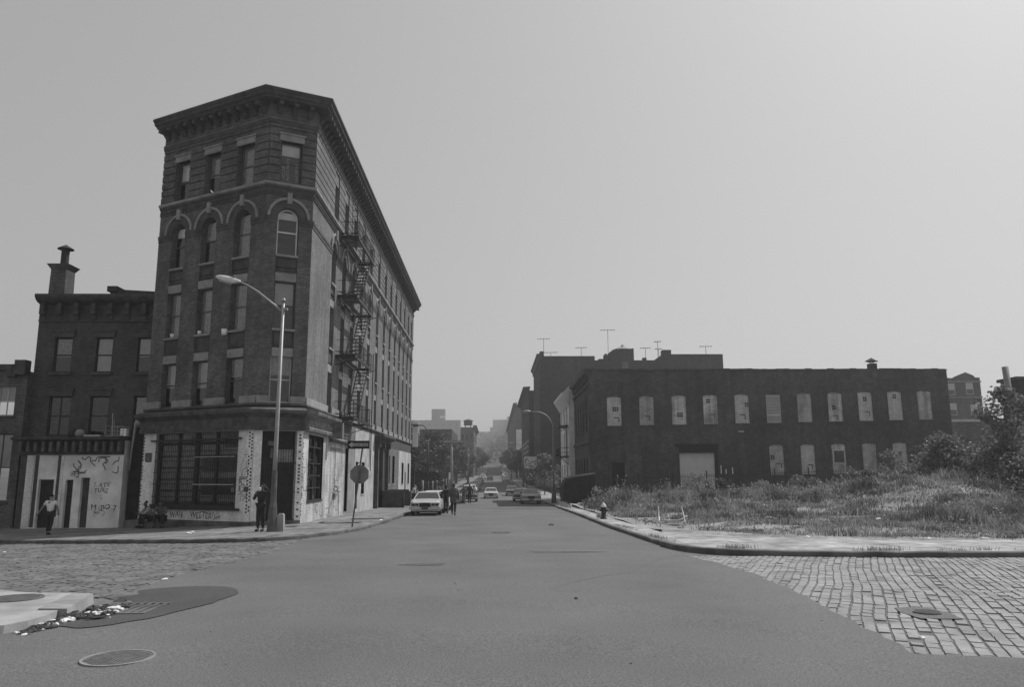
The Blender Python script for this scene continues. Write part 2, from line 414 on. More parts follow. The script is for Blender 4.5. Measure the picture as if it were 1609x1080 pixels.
# lot heightfield
def zl(x,y):
    d=min(math.hypot(x-a,y-b) for a,b in GEs)
    k=min(d/3.0,1); base=zr(x,y)+.14
    rise=.55*min(max((y-42)/20,0),1)
    mound=1.75*math.exp(-((x-26.5)**2/42+(y-48)**2/34))+.5*math.exp(-((x-31)**2/30+(y-36)**2/30))+.35*math.exp(-((x-17)**2/30+(y-54)**2/30))
    return base+k*(rise+mound+.12*math.sin(x*.8)*math.cos(y*.6)+.06)
GEs=resample(GE,1.0)
mb=MB(); X=yy(6,60,.9);Yv=yy(21.5,70.6,.9)
zc={}
vs=[]
for y in Yv:
    for x in X:
        z=zl(x,y) if pip(x,y,LOT) or min(abs(x-a)+abs(y-b) for a,b in GEs)<1.6 else zr(x,y)-.3
        vs.append((x,y,z))
n=len(X)
mb.add(vs,[(j*n+i,j*n+i+1,(j+1)*n+i+1,(j+1)*n+i) for j in range(len(Yv)-1) for i in range(n-1) ],True)
mb.build('vacant_lot',M['dirt'],kind='structure')
LOTZ=vs; 
def lotz(x,y):
    i=min(max(int((x-X[0])/(X[1]-X[0])),0),n-2); j=min(max(int((y-Yv[0])/(Yv[1]-Yv[0])),0),len(Yv)-2)
    u=(x-X[i])/(X[i+1]-X[i]); v=(y-Yv[j])/(Yv[j+1]-Yv[j])
    g=lambda a,b:LOTZ[b*n+a][2]
    return g(i,j)*(1-u)*(1-v)+g(i+1,j)*u*(1-v)+g(i,j+1)*(1-u)*v+g(i+1,j+1)*u*v
# grass
def vnoise(x,y,s=1.0,seed=0):
    def h(i,j): return (math.sin(i*127.1+j*311.7+seed*17.3)*43758.5453)%1
    x/=s;y/=s;i=math.floor(x);j=math.floor(y);u=x-i;v=y-j;u=u*u*(3-2*u);v=v*v*(3-2*v)
    return (h(i,j)*(1-u)+h(i+1,j)*u)*(1-v)+(h(i,j+1)*(1-u)+h(i+1,j+1)*u)*v
def blade(mb,x,y,z,h,w,rnd,lean=.85):
    a=rnd.uniform(0,6.28); dx,dy=math.cos(a)*w,math.sin(a)*w; b=rnd.uniform(0,6.28); l=h*rnd.uniform(.05,lean); ex,ey=math.cos(b)*l,math.sin(b)*l
    mb.v+=[(x-dx,y-dy,z),(x+dx,y+dy,z),(x+ex*.35+dx*.7,y+ey*.35+dy*.7,z+h*.6),(x+ex*.35-dx*.7,y+ey*.35-dy*.7,z+h*.6),(x+ex,y+ey,z+h)]
    k=len(mb.v)-5; mb.f+=[(k,k+1,k+2,k+3),(k+3,k+2,k+4)]; mb.sm+=[False,False]
mb=MB(); rnd=random.Random(3)
wd=MB(); gd=MB()
for _ in range(30000):
    y=21.8+ (rnd.random()**1.25)*46; x=6.2+rnd.random()*(.72*y+3.5)
    if x>46 or not pip(x,y,LOT) or (6.3<x<8.3 and 29.3<y<32.6): continue
    dmin=min(math.hypot(x-a,y-b) for a,b in GEs[::2])
    patch=vnoise(x,y,3.2,1)*.6+vnoise(x,y,1.1,2)*.4
    path=abs(y-(37.0+.06*x+1.2*math.sin(x*.25))) if x>10 else 9
    bare=(dmin<1.3 and patch<.3) or patch<.30 or (path<1.5 and x<24 and rnd.random()<.93) or (6<x<10.5 and 31<y<41 and patch<.55) or (x<18 and y<44 and patch<.42)
    if bare and rnd.random()<.85: continue
    far=min(max((y-24)/26,0),1)
    hh=(.10+.30*vnoise(x,y,2.0,4)**1.4)*(.75+.7*min(max((y-42)/14,0),1))*(.5+.5*min(dmin/2.0,1))
    if x>17.5 and y<40: hh*=1.6
    cl_=vnoise(x,y,1.5,9)
    if cl_>.6: hh*=1.8
    elif cl_<.35: hh*=.6
    z=lotz(x,y)-.03
    for _k in range(9):
        blade(gd if vnoise(x,y,.9,12)>.62 or cl_>.72 else mb,x+rnd.gauss(0,.2),y+rnd.gauss(0,.2),z,hh*rnd.uniform(.35,1.4),.010+.016*far+.004,rnd)
    if rnd.random()<.05+.12*min(max((y-42)/14,0),1):
        h2=hh*rnd.uniform(1.4,2.4)
        for k in range(14):
            t=rnd.random(); a=rnd.uniform(0,6.28); r_=.05+.16*(1-t)*rnd.random()
            px,py,pz=x+math.cos(a)*r_,y+math.sin(a)*r_,z+h2*t
            s_=rnd.uniform(.03,.06)*(1+.6*far); u=Vector((rnd.uniform(-1,1),rnd.uniform(-1,1),rnd.uniform(-.3,.9))).normalized()*s_; w=u.cross(Vector((rnd.uniform(-1,1),rnd.uniform(-1,1),1))).normalized()*s_*.6
            p=Vector((px,py,pz)); wd.quad(p-u,p-w,p+u,p+w)
mb.build('grass',M['grass'],kind='stuff',label='dry uncut grass covering the vacant corner lot',cat='grass')
gd.build('dark_grass',M['grass_dark'],kind='stuff',label='darker greener clumps of grass in the vacant lot',cat='grass')
wd.build('weeds',M['weed'],kind='stuff',label='leafy weeds standing in the grass of the vacant lot',cat='weeds')
mb=MB()
for _ in range(420):
    if rnd.random()<.45: x=rnd.uniform(9,26); y=37+.06*x+1.2*math.sin(x*.25)+rnd.gauss(0,1.0)
    else: x=rnd.uniform(6.8,34); y=rnd.uniform(23,58)
    if not pip(x,y,LOT): continue
    z=lotz(x,y); a=rnd.uniform(0,3.1); l,w_,h_=rnd.uniform(.05,.16),rnd.uniform(.03,.09),rnd.uniform(.02,.08); ca,sa=math.cos(a),math.sin(a)
    P=[(x+u*l*ca-v*w_*sa,y+u*l*sa+v*w_*ca) for u,v in ((-1,-1),(1,-1),(1,1),(-1,1))]
    mb.hexa([(p,q,z-.03) for p,q in P]+[(p,q,z+h_*rnd.uniform(.7,1.1)) for p,q in P])
mb.build('rubble',M['plaster_dull'],kind='stuff',label='broken brick and stone rubble strewn over the vacant lot',cat='rubble')
for x,y,a,l,lab in ((13.0,36.4,.1,.9,'dark board lying on the bare track in the lot'),(18.5,37.6,-.15,1.6,'long pale timber lying across the middle of the lot'),(9.2,34.5,.3,.7,'short pale board near the broken bench')):
    z=lotz(x,y)+.05; mb=MB(); mb.bar((x-l*math.cos(a),y-l*math.sin(a),z),(x+l*math.cos(a),y+l*math.sin(a),z+.05),.16,.04); mb.build('board',M['dark_wood' if 'dark' in lab else 'blind'],None,lab,'board')
# kerb weeds
mb=MB()
for (cx,cy,n_,sp,hh) in ((17,18.3,160,.8,.3),(18.5,18.2,90,.5,.4),(14.2,18.35,60,.6,.15),(9.4,18.7,50,.7,.14),(6.1,19.6,50,.5,.16),(5.0,24,60,1.5,.12),(5.35,40.0,90,.5,.3),(5.1,31,60,2.5,.12),(5.3,60,150,5,.4),(-7.6,26.1,60,.9,.07),(11.5,18.5,40,.8,.12),(7.3,32,130,1.2,.16)):
    for _ in range(n_):
        x=cx+rnd.gauss(0,sp*.5) if cy<20 else cx+abs(rnd.gauss(0,.15)); y=cy+abs(rnd.gauss(0,.12)) if cy<20 else cy+rnd.gauss(0,sp*.5)
        for k in range(4): blade(mb,x+rnd.gauss(0,.04),y+rnd.gauss(0,.04),zr(x,y)+.1,hh*rnd.uniform(.4,1.2),.008,rnd,.6)
mb.build('kerbside_weeds',M['grass'],kind='stuff',label='tufts of grass growing out of the kerb edge',cat='weeds')

# ------------------------------------------------------------------ facades
class Fac:
    def __init__(s,P,Q):
        s.P=Vector((P[0],P[1],0)); s.Q=Vector((Q[0],Q[1],0)); d=s.Q-s.P; s.L=d.length; s.t=d/s.L; s.n=Vector((s.t.y,-s.t.x,0))
    def pt(s,a,o,z): p=s.P+s.t*a+s.n*o; return (p.x,p.y,z)
    def box(s,mb,a0,a1,z0,z1,o0,o1):
        mb.hexa([s.pt(a0,o1,z0),s.pt(a1,o1,z0),s.pt(a1,o0,z0),s.pt(a0,o0,z0),s.pt(a0,o1,z1),s.pt(a1,o1,z1),s.pt(a1,o0,z1),s.pt(a0,o0,z1)])
    def arcpts(s,a0,a1,zt,rise,k=8):
        # arch curve from left spring to right spring; zt is crown
        c=(a0+a1)/2; h=(a1-a0)/2
        if abs(rise-h)<.02: return [(c-h*math.cos(math.pi*i/k),zt-rise+rise*math.sin(math.pi*i/k)) for i in range(k+1)]
        Rr=(h*h+rise*rise)/(2*rise); th=math.asin(h/Rr)
        return [(c+Rr*math.sin(-th+2*th*i/k),zt-Rr+Rr*math.cos(-th+2*th*i/k)) for i in range(k+1)]
    def wall(s,mb,a0,a1,z0,z1,ops,rev=.25,o=0):
        A=sorted({a0,a1}|{q for op in ops for q in op[:2]}); Z=sorted({z0,z1}|{q for op in ops for q in op[2:4]})
        A=[q for q in A if a0-1e-6<=q<=a1+1e-6]; Z=[q for q in Z if z0-1e-6<=q<=z1+1e-6]
        for i in range(len(A)-1):
            for j in range(len(Z)-1):
                ca,cz=(A[i]+A[i+1])/2,(Z[j]+Z[j+1])/2
                if any(op[0]<ca<op[1] and op[2]<cz<op[3] for op in ops): continue
                mb.quad(s.pt(A[i],o,Z[j]),s.pt(A[i+1],o,Z[j]),s.pt(A[i+1],o,Z[j+1]),s.pt(A[i],o,Z[j+1]))
        for op in ops:
            b0,b1,y0,y1=op[:4]; rise=op[4] if len(op)>4 else 0
            zt=y1-rise
            mb.quad(s.pt(b0,o,y0),s.pt(b0,o,zt),s.pt(b0,o-rev,zt),s.pt(b0,o-rev,y0))
            mb.quad(s.pt(b1,o,zt),s.pt(b1,o,y0),s.pt(b1,o-rev,y0),s.pt(b1,o-rev,zt))
            mb.quad(s.pt(b0,o,y0),s.pt(b0,o-rev,y0),s.pt(b1,o-rev,y0),s.pt(b1,o,y0))
            if rise:
                P=s.arcpts(b0,b1,y1,rise)
                for k in range(len(P)-1):
                    p,q=P[k],P[k+1]
                    mb.quad(s.pt(p[0],o,p[1]),s.pt(q[0],o,q[1]),s.pt(q[0],o,y1),s.pt(p[0],o,y1))
                    mb.quad(s.pt(p[0],o,p[1]),s.pt(p[0],o-rev,p[1]),s.pt(q[0],o-rev,q[1]),s.pt(q[0],o,q[1]))
            else: mb.quad(s.pt(b0,o,y1),s.pt(b1,o,y1),s.pt(b1,o-rev,y1),s.pt(b0,o-rev,y1))
    def ring(s,mb,c,zc,r0,r1,o0,o1,t0=0,t1=math.pi,k=12):
        for i in range(k):
            a=t0+(t1-t0)*i/k; b=t0+(t1-t0)*(i+1)/k
            f=lambda r,t,o: s.pt(c-r*math.cos(t),o,zc+r*math.sin(t))
            mb.hexa([f(r0,a,o1),f(r0,b,o1),f(r0,b,o0),f(r0,a,o0),f(r1,a,o1),f(r1,b,o1),f(r1,b,o0),f(r1,a,o0)])
def sweep(mb,path,prof):
    n=len(path); P=[Vector((p[0],p[1],0)) for p in path]; offs=[]
    for i in range(n):
        ns=[]
        for a,b in ((i-1,i),(i,i+1)):
            if a>=0 and b<n:
                d=(P[b]-P[a]).normalized(); ns.append(Vector((d.y,-d.x,0)))
        if len(ns)==2:
            m=(ns[0]+ns[1]).normalized(); m=m/max(m.dot(ns[0]),.3)
        else: m=ns[0]
        offs.append(m)
    k=len(prof); vs=[]
    for i in range(n):
        for o,z in prof:
            q=P[i]+offs[i]*o; vs.append((q.x,q.y,z))
    fs=[(i*k+j,(i+1)*k+j,(i+1)*k+(j+1)%k,i*k+(j+1)%k) for i in range(n-1) for j in range(k)]
    fs+= [tuple(range(k-1,-1,-1)),tuple((n-1)*k+j for j in range(k))]
    mb.add(vs,fs)
def window(F,root,a0,a1,z0,z1,rise=0,o=-.22,frame='frame_paint',blind=None,bfrac=.5,sill=None,lint=None,meet=True,mull=0,fw=.06,boff=.05,solid=None):
    mb=MB(); zt=z1-rise
    F.box(mb,a0,a0+fw,z0,zt,o-.06,o); F.box(mb,a1-fw,a1,z0,zt,o-.06,o); F.box(mb,a0+fw,a1-fw,z0,z0+fw*1.2,o-.058,o-.002)
    if rise:
        P=F.arcpts(a0,a1,z1,rise); c=((a0+a1)/2,zt)
        Pi=[(c[0]+(p[0]-c[0])*(1-fw/((a1-a0)/2)), c[1]+(p[1]-c[1])*(1-fw/max(rise,.3))) for p in P]
        for k in range(len(P)-1):
            mb.hexa([F.pt(Pi[k][0],o,Pi[k][1]),F.pt(Pi[k+1][0],o,Pi[k+1][1]),F.pt(Pi[k+1][0],o-.06,Pi[k+1][1]),F.pt(Pi[k][0],o-.06,Pi[k][1]),
                     F.pt(P[k][0],o,P[k][1]),F.pt(P[k+1][0],o,P[k+1][1]),F.pt(P[k+1][0],o-.06,P[k+1][1]),F.pt(P[k][0],o-.06,P[k][1])])
    else: F.box(mb,a0+fw,a1-fw,z1-fw,z1,o-.058,o-.002)
    zm=z0+(z1-z0)*.5
    if meet: F.box(mb,a0+fw,a1-fw,zm-.03,zm+.03,o-.055,o+.004)
    for i in range(mull):
        x=a0+(a1-a0)*(i+1)/(mull+1); F.box(mb,x-.02,x+.02,z0+fw,z1-fw,o-.05,o+.002)
    w=mb.build('window',M[frame],root)
    mb=MB()
    if rise:
        P=F.arcpts(a0,a1,z1,rise); mb.add([F.pt(a0,o-.03,z0)]+[F.pt(p[0],o-.03,p[1]) for p in P]+[F.pt(a1,o-.03,z0)],[tuple(range(len(P)+1,-1,-1))])
    else: mb.quad(F.pt(a0,o-.03,z0),F.pt(a1,o-.03,z0),F.pt(a1,o-.03,z1),F.pt(a0,o-.03,z1))
    mb.build('pane',M[solid or 'glass'],w)
    if blind:
        mb=MB(); zb=z1-(z1-z0)*bfrac; F.box(mb,a0+.03,a1-.03,zb,(z1 if not rise else z1-rise*.35),o-boff-.01,o-boff)
        mb.build('blind',M[blind],w)
    if sill:
        mb=MB(); F.box(mb,a0-sill[1],a1+sill[1],z0-sill[2],z0,o-.1,sill[0]); mb.build('sill',M[sill[3]],w)
    if lint:
        mb=MB(); F.box(mb,a0-lint[1],a1+lint[1],z1,z1+lint[2],-.2,lint[0]); 
        if len(lint)>4: F.box(mb,a0-lint[1]-.05,a1+lint[1]+.05,z1+lint[2],z1+lint[2]+.08,-.2,lint[0]+.05)
        mb.build('lintel',M[lint[3]],w)
    return w
def text(F,root,s,a,z,size,mat,o=.006,rot=0,name='lettering',shear=0):
    cu=bpy.data.curves.new(name,'FONT'); cu.body=s; cu.size=size; cu.extrude=.002; cu.shear=shear; cu.resolution_u=2
    ob=bpy.data.objects.new(name,cu); COL.objects.link(ob); bpy.context.view_layer.update()
    dg=bpy.context.evaluated_depsgraph_get(); me=bpy.data.meshes.new_from_object(ob.evaluated_get(dg)); 
    bpy.data.objects.remove(ob); bpy.data.curves.remove(cu)
    off=OFF.get(root.name,Vector()); c,sn=math.cos(rot),math.sin(rot)
    rj=random.Random(len(s)+int(size*100)); gr=(mat=='graffiti')
    for v in me.vertices:
        x,y,w=v.co
        if gr: y+=size*(.10*math.sin(x*9/size*.35+len(s))+.05*math.sin(y*12/size)); x+=size*(.05*math.sin(y*7/size+x*3)+rj.uniform(-.008,.008))
        x,y=x*c-y*sn,x*sn+y*c
        v.co=Vector(F.pt(a+x,o+w,z+y))-off
    me.materials.clear(); me.materials.append(M[mat])
    ob=bpy.data.objects.new(name,me); COL.objects.link(ob); ob.parent=root; OFF[ob.name]=off; return ob
def scribble(F,root,a0,a1,z0,z1,n,mat='graffiti',o=.006,w=.018,seed=0,name='graffiti',seg=7):
    r=random.Random(seed); mb=MB()
    for _ in range(n):
        a=r.uniform(a0,a1);z=r.uniform(z0,z1); d=r.uniform(0,6.28); sz=(z1-z0)*.22
        for k in range(seg):
            d+=r.uniform(-1.6,1.6); b=min(max(a+math.cos(d)*sz,a0),a1); y=min(max(z+math.sin(d)*sz,z0),z1)
            L=math.hypot(b-a,y-z)
            if L>.01:
                pa,pz=-(y-z)/L*w/2,(b-a)/L*w/2; oo=o+.0006*(_%7)+.0001*k
                mb.quad(F.pt(a+pa,oo,z+pz),F.pt(a-pa,oo,z-pz),F.pt(b-pa,oo,y-pz),F.pt(b+pa,oo,y+pz))
            a,z=b,y
    return mb.build(name,M[mat],root)

# ------------------------------------------------------------------ 1. the flatiron tenement
A0=(-8.95,35.95);B0=(-10.95,35.0);C0=(-17.58,38.6);D0=(-8.95,82.0);E0=(-17.2,82.0)
FF=Fac(C0,B0); FC=Fac(B0,A0); FS=Fac(A0,D0); SY=lambda y:y-35.95
T=empty('tenement_building',(-12.5,45,-.3),'five storey flatiron brick tenement with heavy bracketed cornice, fire escape and barred corner store','building')
bays_front=[(1.02,2.02),(3.2,4.25),(5.48,6.58)]; bays_ch=[(.55,1.57)]
cy=[41.1,44,46.9,50.0,53.3,57,60.6,63.9,67.2,70.5,73.8,77.1,80.1]
bays_side=[(SY(c)-.55,SY(c)+.55) for c in cy]
AT=15.0
def upper(F,bays,matn,blset,side=False):
    ops=[]
    for a0,a1 in bays:
        ops.append((a0,a1,5.45,AT,(a1-a0)/2)); ops.append((a0,a1,16.2,18.4))
    mb=MB(); F.wall(mb,0,F.L,5.42,19.5,ops,.30)
    # rusticated bands of the top floor
    z=16.28
    cuts=[0]+[q for b in bays for q in (b[0]-.02,b[1]+.02)]+[F.L]
    while z<19.25:
        for i in range(0,len(cuts)-1):
            inw=(i%2==1)
            if inw and z<18.85: continue
            F.box(mb,cuts[i]+(.0 if i else 0),cuts[i+1],z,z+.33,-.02,.06)
        z+=.40
    mb.build('wall',M[matn],T)
    # arch rings of brick
    for k,(a0,a1) in enumerate(bays):
        r=blset(k,0); c=(a0+a1)/2; h=(a1-a0)/2
        st='stone_trim'
        fr='frame_dark' if side else 'frame_paint'
        # floor 2
        zz2=(5.5,7.68)
        mb=MB(); F.box(mb,a0,a1,8.12,8.93,-.29,-.10); F.box(mb,a0+.1,a1-.1,8.22,8.83,-.10,-.07); mb.build('spandrel',M['brownstone'],T); mb=MB(); F.box(mb,a0,a1,11.75,12.5,-.29,-.10); F.box(mb,a0+.1,a1-.1,11.85,12.4,-.10,-.07)
        mb.build('spandrel',M['brownstone'],T)
        lo=-.0 if not side else -.02
        for fl,(z0,z1,rise) in enumerate(((5.5,7.68,0),(9.0,11.32,0),(12.62,AT-.02,h-.0),(16.24,18.4,0))):
            b,bf,fm=blset(k,fl)
            sill=(.06,.03,.1,st) if fl in(1,2) else None
            lint=None
            if fl in(0,1): lint=(.02 if not side else -.03,-.002 if side else .0,.40,st)
            if fl==3 and not side: lint=(.09,.1,.32,st,1)
            window(F,T,a0+.02,a1-.02,z0,z1,rise if fl==2 else 0,-.24,fm or fr,b,bf,sill,lint)
        if True:
            mb=MB(); F.ring(mb,c,AT-h,h+.38,h+.50,-.02,.10); 
            F.box(mb,c-.11,c+.11,AT+.18,AT+.72,-.02,.17); mb.build('arch_hood',M[st],T)
            mb=MB(); F.ring(mb,c,AT-h,h+.0,h+.38,-.2,.03); mb.build('arch_ring',M['brownstone' if not side else 'brick_tan'],T)
rb=random.Random(8)
def bl_front(k,fl):
    t={(0,0):('blind',.55,None),(1,0):('blind',.6,None),(2,0):('curtain',.42,None),(0,1):('curtain',1,None),(1,1):('curtain',1,None),(2,1):('curtain',1,None),
       (0,2):('blind_pale',.28,None),(1,2):('curtain',.5,None),(2,2):('curtain',1,None),(0,3):('blind_pale',.45,None),(1,3):('curtain',.55,None),(2,3):('curtain',1,None)}
    return t.get((k,fl),(None,0,None))
def bl_ch(k,fl): return {0:('curtain',.4,'blind'),1:('blind',.5,None),2:('blind_pale',.22,'blind_pale'),3:('blind_pale',.30,None)}[fl]
def bl_side(k,fl):
    q=rb.random(); return ('curtain' if q<.4 else 'blind',rb.choice([.3,.5,.5,1,.7]),None) if q<.7 else (None,0,None)
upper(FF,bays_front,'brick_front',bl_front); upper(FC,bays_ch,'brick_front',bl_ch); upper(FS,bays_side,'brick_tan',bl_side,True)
# back and party walls, roof
mb=MB()
for P,Q in ((D0,E0),(E0,C0)):
    F=Fac(P,Q); mb.quad(F.pt(0,0,-1),F.pt(F.L,0,-1),F.pt(F.L,0,19.5),F.pt(0,0,19.5))
mb.build('party_wall',M['brick_front'],T)
mb=MB(); mb.add([(p[0],p[1],19.6) for p in (A0,D0,E0,C0,B0)],[(0,1,2,3,4)]); mb.build('roof',M['roofing'],T)
mb=MB(); mb.add([(p[0],p[1],5.3) for p in (A0,D0,E0,C0,B0)],[(0,1,2,3,4)])
mb.add([(p[0],p[1],12.0) for p in (A0,D0,E0,C0,B0)],[(0,1,2,3,4)]); mb.build('floor_slab',M['roofing'],T)
PATH=[C0,B0,A0,D0]
def strip(name,prof,mat,path=PATH,extra=None):
    mb=MB(); sweep(mb,path,prof)
    if extra: extra(mb)
    return mb.build(name,M[mat],T)
def dentils(z0,z1,o0,o1,w,sp):
    def f(mb):
        for F in (FF,FC,FS):
            n_=int(F.L/sp); 
            for i in range(n_):
                a=(i+.5)*F.L/n_; F.box(mb,a-w/2,a+w/2,z0,z1,o0,o1)
    return f
strip('string_course',[(-.05,16.04),(.12,16.04),(.17,16.08),(.17,16.2),(-.05,16.2)],'stone_trim')
strip('moulding',[(-.05,15.78),(.03,15.78),(.03,15.9),(.10,15.96),(.10,16.035),(-.05,16.035)],'brownstone')
strip('dentil_course',[(-.05,15.58),(.05,15.58),(.05,15.66),(.02,15.66),(.02,15.777),(-.05,15.777)],'brownstone',extra=dentils(15.66,15.777,.0,.09,.09,.2))
def spring(mb):
    for F,bays in ((FF,bays_front),(FC,bays_ch),(FS,bays_side)):
        cuts=[0]+[q for b in bays for q in b]+[F.L]
        for i in range(0,len(cuts),2):
            mb=MB(); sweep(mb,[F.pt(cuts[i],0,0)[:2],F.pt(cuts[i+1],0,0)[:2]],[(-.02,14.16),(.03,14.16),(.03,14.3),(.06,14.34),(.06,14.5),(-.02,14.5)])
            mb.build('impost_course',M['brownstone'],T)
spring(None)
for F,bays in ((FF,bays_front),(FC,bays_ch),(FS,bays_side)):
    cuts=[0]+[q for b in bays for q in b]+[F.L]
    for i in range(0,len(cuts),2):
        mb=MB(); F.box(mb,cuts[i]-(.06 if i else -.0),cuts[i+1]+(.06 if i<len(cuts)-2 else 0),5.46,5.80,-.02,.08); mb.build('base_course',M['stone_trim'],T)
# main cornice
def brk(mb):
    for F in (FF,FC,FS):
        sp=.62; n_=max(3,int(F.L/sp))
        for i in range(n_+0):
            a=(i+.5)*F.L/n_
            mb.hexa([F.pt(a-.12,.12,19.75),F.pt(a+.12,.12,19.75),F.pt(a+.12,.0,19.75),F.pt(a-.12,.0,19.75),F.pt(a-.12,.62,20.28),F.pt(a+.12,.62,20.28),F.pt(a+.12,.0,20.28),F.pt(a-.12,.0,20.28)])
            F.box(mb,a-.09,a+.09,20.0,20.14,.3,.7)
strip('cornice',[(-.05,20.25),(.62,20.28),(.66,20.36),(.80,20.42),(.80,20.52),(.90,20.62),(.90,20.72),(.5,20.82),(-.3,20.9)],'cornice_paint',extra=brk)
def frz(mb):
    for F in (FF,FC,FS):
        n_=max(1,round(F.L/2.4))
        for i in range(n_):
            a0,a1=i*F.L/n_+.12,(i+1)*F.L/n_-.12
            F.box(mb,a0,a1,19.64,19.70,.05,.09); F.box(mb,a0,a1,20.1,20.15,.05,.09); F.box(mb,a0,a0+.06,19.70,20.1,.05,.09); F.box(mb,a1-.06,a1,19.70,20.1,.05,.09)
            # swag relief
            m_=(a0+a1)/2
            for q in range(9):
                t=(q/8-.5)*2; F.box(mb,m_+t*(a1-a0)*.36-.07,m_+t*(a1-a0)*.36+.07,19.76+.16*t*t,19.88+.16*t*t,.04,.10)
strip('frieze',[(-.05,19.42),(.14,19.42),(.14,19.50),(.08,19.56),(.05,19.58),(.05,20.24),(-.05,20.24)],'terracotta',extra=frz)
strip('frieze_moulding',[(-.05,19.22),(.08,19.22),(.12,19.30),(.12,19.415),(-.05,19.415)],'brownstone')
# ground storey front
op_f=[(1.0,6.6,.68,4.2)]
mb=MB(); FF.wall(mb,0.1,FF.L,-.6,4.3,op_f,.3,.02); mb.build('painted_wall',M['painted_brick'],T)
mb=MB(); FF.box(mb,.08,FF.L+.06,-.9,.1,-.1,.10); 
FC.box(mb,0.02,FC.L-.02,-.6,.12,-.1,.12)
mb.build('plinth',M['kerb_stone'],T)
mb=MB(); FF.wall(mb,-.0,.1,-.6,5.42,[],.1); FF.wall(mb,.1,FF.L,4.3,5.42,[],.1); FC.wall(mb,0,FC.L,4.2,5.42,[],.1)
mb.build('wall',M['brick_front'],T)
def store_profile(): return [(-.02,4.22),(.22,4.22),(.26,4.4),(.24,4.55),(.30,4.72),(.30,4.95),(.42,5.02),(.52,5.08),(.52,5.2),(.30,5.28),(-.02,5.32)]
mb=MB(); sweep(mb,[C0,B0,A0],[(-.02,4.22),(.24,4.22),(.28,4.34),(.22,4.42),(.24,4.80),(.36,4.86),(.62,4.98),(.66,5.12),(.30,5.24),(-.02,5.30)])
mb.build('store_cornice',M['store_cornice'],T)
mb=MB(); sweep(mb,[(-8.95,36.0),(-8.95,41.6)],[(-.02,4.22),(.24,4.22),(.28,4.34),(.22,4.42),(.24,4.80),(.36,4.86),(.62,4.98),(.66,5.12),(.30,5.24),(-.02,5.30)])
FS.box(mb,5.35,5.72,4.1,4.95,.0,.75)
mb.build('store_cornice',M['store_cornice_lit'],T)
mb=MB(); sweep(mb,PATH,[(-.02,5.32),(.10,5.32),(.14,5.38),(.10,5.455),(-.02,5.455)]); mb.build('ledge',M['brownstone'],T)
# store window: shelves, glazing, grille
sw=MB(); FF.box(sw,1.0,6.6,.66,.80,-.2,.14); FF.box(sw,.72,6.9,.58,.68,0,.16)
for a in (1.0,2.4,3.62,5.0,6.5): FF.box(sw,a,a+(.18 if a==3.62 else .09),.8,4.2,-.26,-.14)
FF.box(sw,1.0,6.6,3.62,3.74,-.26,-.13)
sw=sw.build('store_window',M['dark_wood'],T)
mb=MB(); mb.quad(FF.pt(1,-.22,.7),FF.pt(6.6,-.22,.7),FF.pt(6.6,-.22,4.2),FF.pt(1,-.22,4.2)); mb.build('pane',M['glass'],sw)
mb=MB()
for i,z in enumerate((.95,1.5,2.05,2.6,3.15)):
    FF.box(mb,1.1,3.6,z,z+.42,-.62,-.34)
    if i%2==0: FF.box(mb,3.85,6.4,z,z+.3,-.62,-.34)
FF.box(mb,1.1,2.9,3.25,4.1,-.5,-.33); FF.box(mb,3.85,5.2,3.2,4.1,-.5,-.33)
mb.build('goods_display',M['board'],sw)
mb=MB()
a=1.05
while a<6.56:
    FF.box(mb,a,a+.018,.7,4.2,.03,.048); a+=.125
for z in (1.15,1.75,2.3,2.85,3.3): FF.box(mb,1.0,6.6,z,z+.035,.05,.066)
FF.box(mb,.75,6.9,3.80,3.88,.09,.15)
mb.build('window_grille',M['iron'],sw)
mb=MB(); FF.box(mb,3.8,6.5,1.72,1.77,.067,.08); FF.box(mb,3.8,6.5,3.0,3.04,.067,.08); FF.box(mb,6.1,6.25,1.4,1.6,-.2,-.19)
mb.build('grille_rail',M['lamp_paint'],sw)
# chequered quoins
mb=MB(); rq=random.Random(2)
for (F,a,alt) in ((FF,FF.L-.08,0),(FF,FF.L-.235,1),(FC,2.07,0),(FS,.04,1),(FF,.12,0)):
    z=.25+.0775*alt
    while z<4.1:
        if rq.random()<.8: F.box(mb,a-.045,a+.045,z,z+.075,.015,.028 if F is FF else .012)
        z+=.155
mb.build('quoin_mark',M['black_paint'],T)
# chamfer entrance
mb=MB(); FC.wall(mb,0,FC.L,-.6,4.22,[(.36,1.94,.1,4.2)],.5); mb.build('painted_wall',M['painted_brick'],T)
dr=MB(); FC.box(dr,.36,1.94,.1,4.2,-.56,-.5); dr=dr.build('door',M['dark_wood'],T)
mb=MB(); FC.box(mb,1.0,1.85,2.75,3.35,-.498,-.47); mb.build('notice_board',M['board'],dr)
mb=MB(); a=.42
while a<1.9:
    FC.box(mb,a,a+.022,.13,4.15 if .9<a<1.8 else 2.7,-.06,-.04); a+=.115
FC.box(mb,.36,1.94,2.7,2.76,-.07,-.03); FC.box(mb,.36,1.94,.12,.18,-.07,-.03); FC.box(mb,.36,1.94,1.4,1.44,-.07,-.03)
mb.build('entrance_grille',M['iron'],dr)
mb=MB(); FC.box(mb,.62,.9,3.5,3.7,-.04,.2); FC.box(mb,.75,.85,2.95,3.4,-.04,.03); mb.build('security_box',M['lamp_dark'],dr)
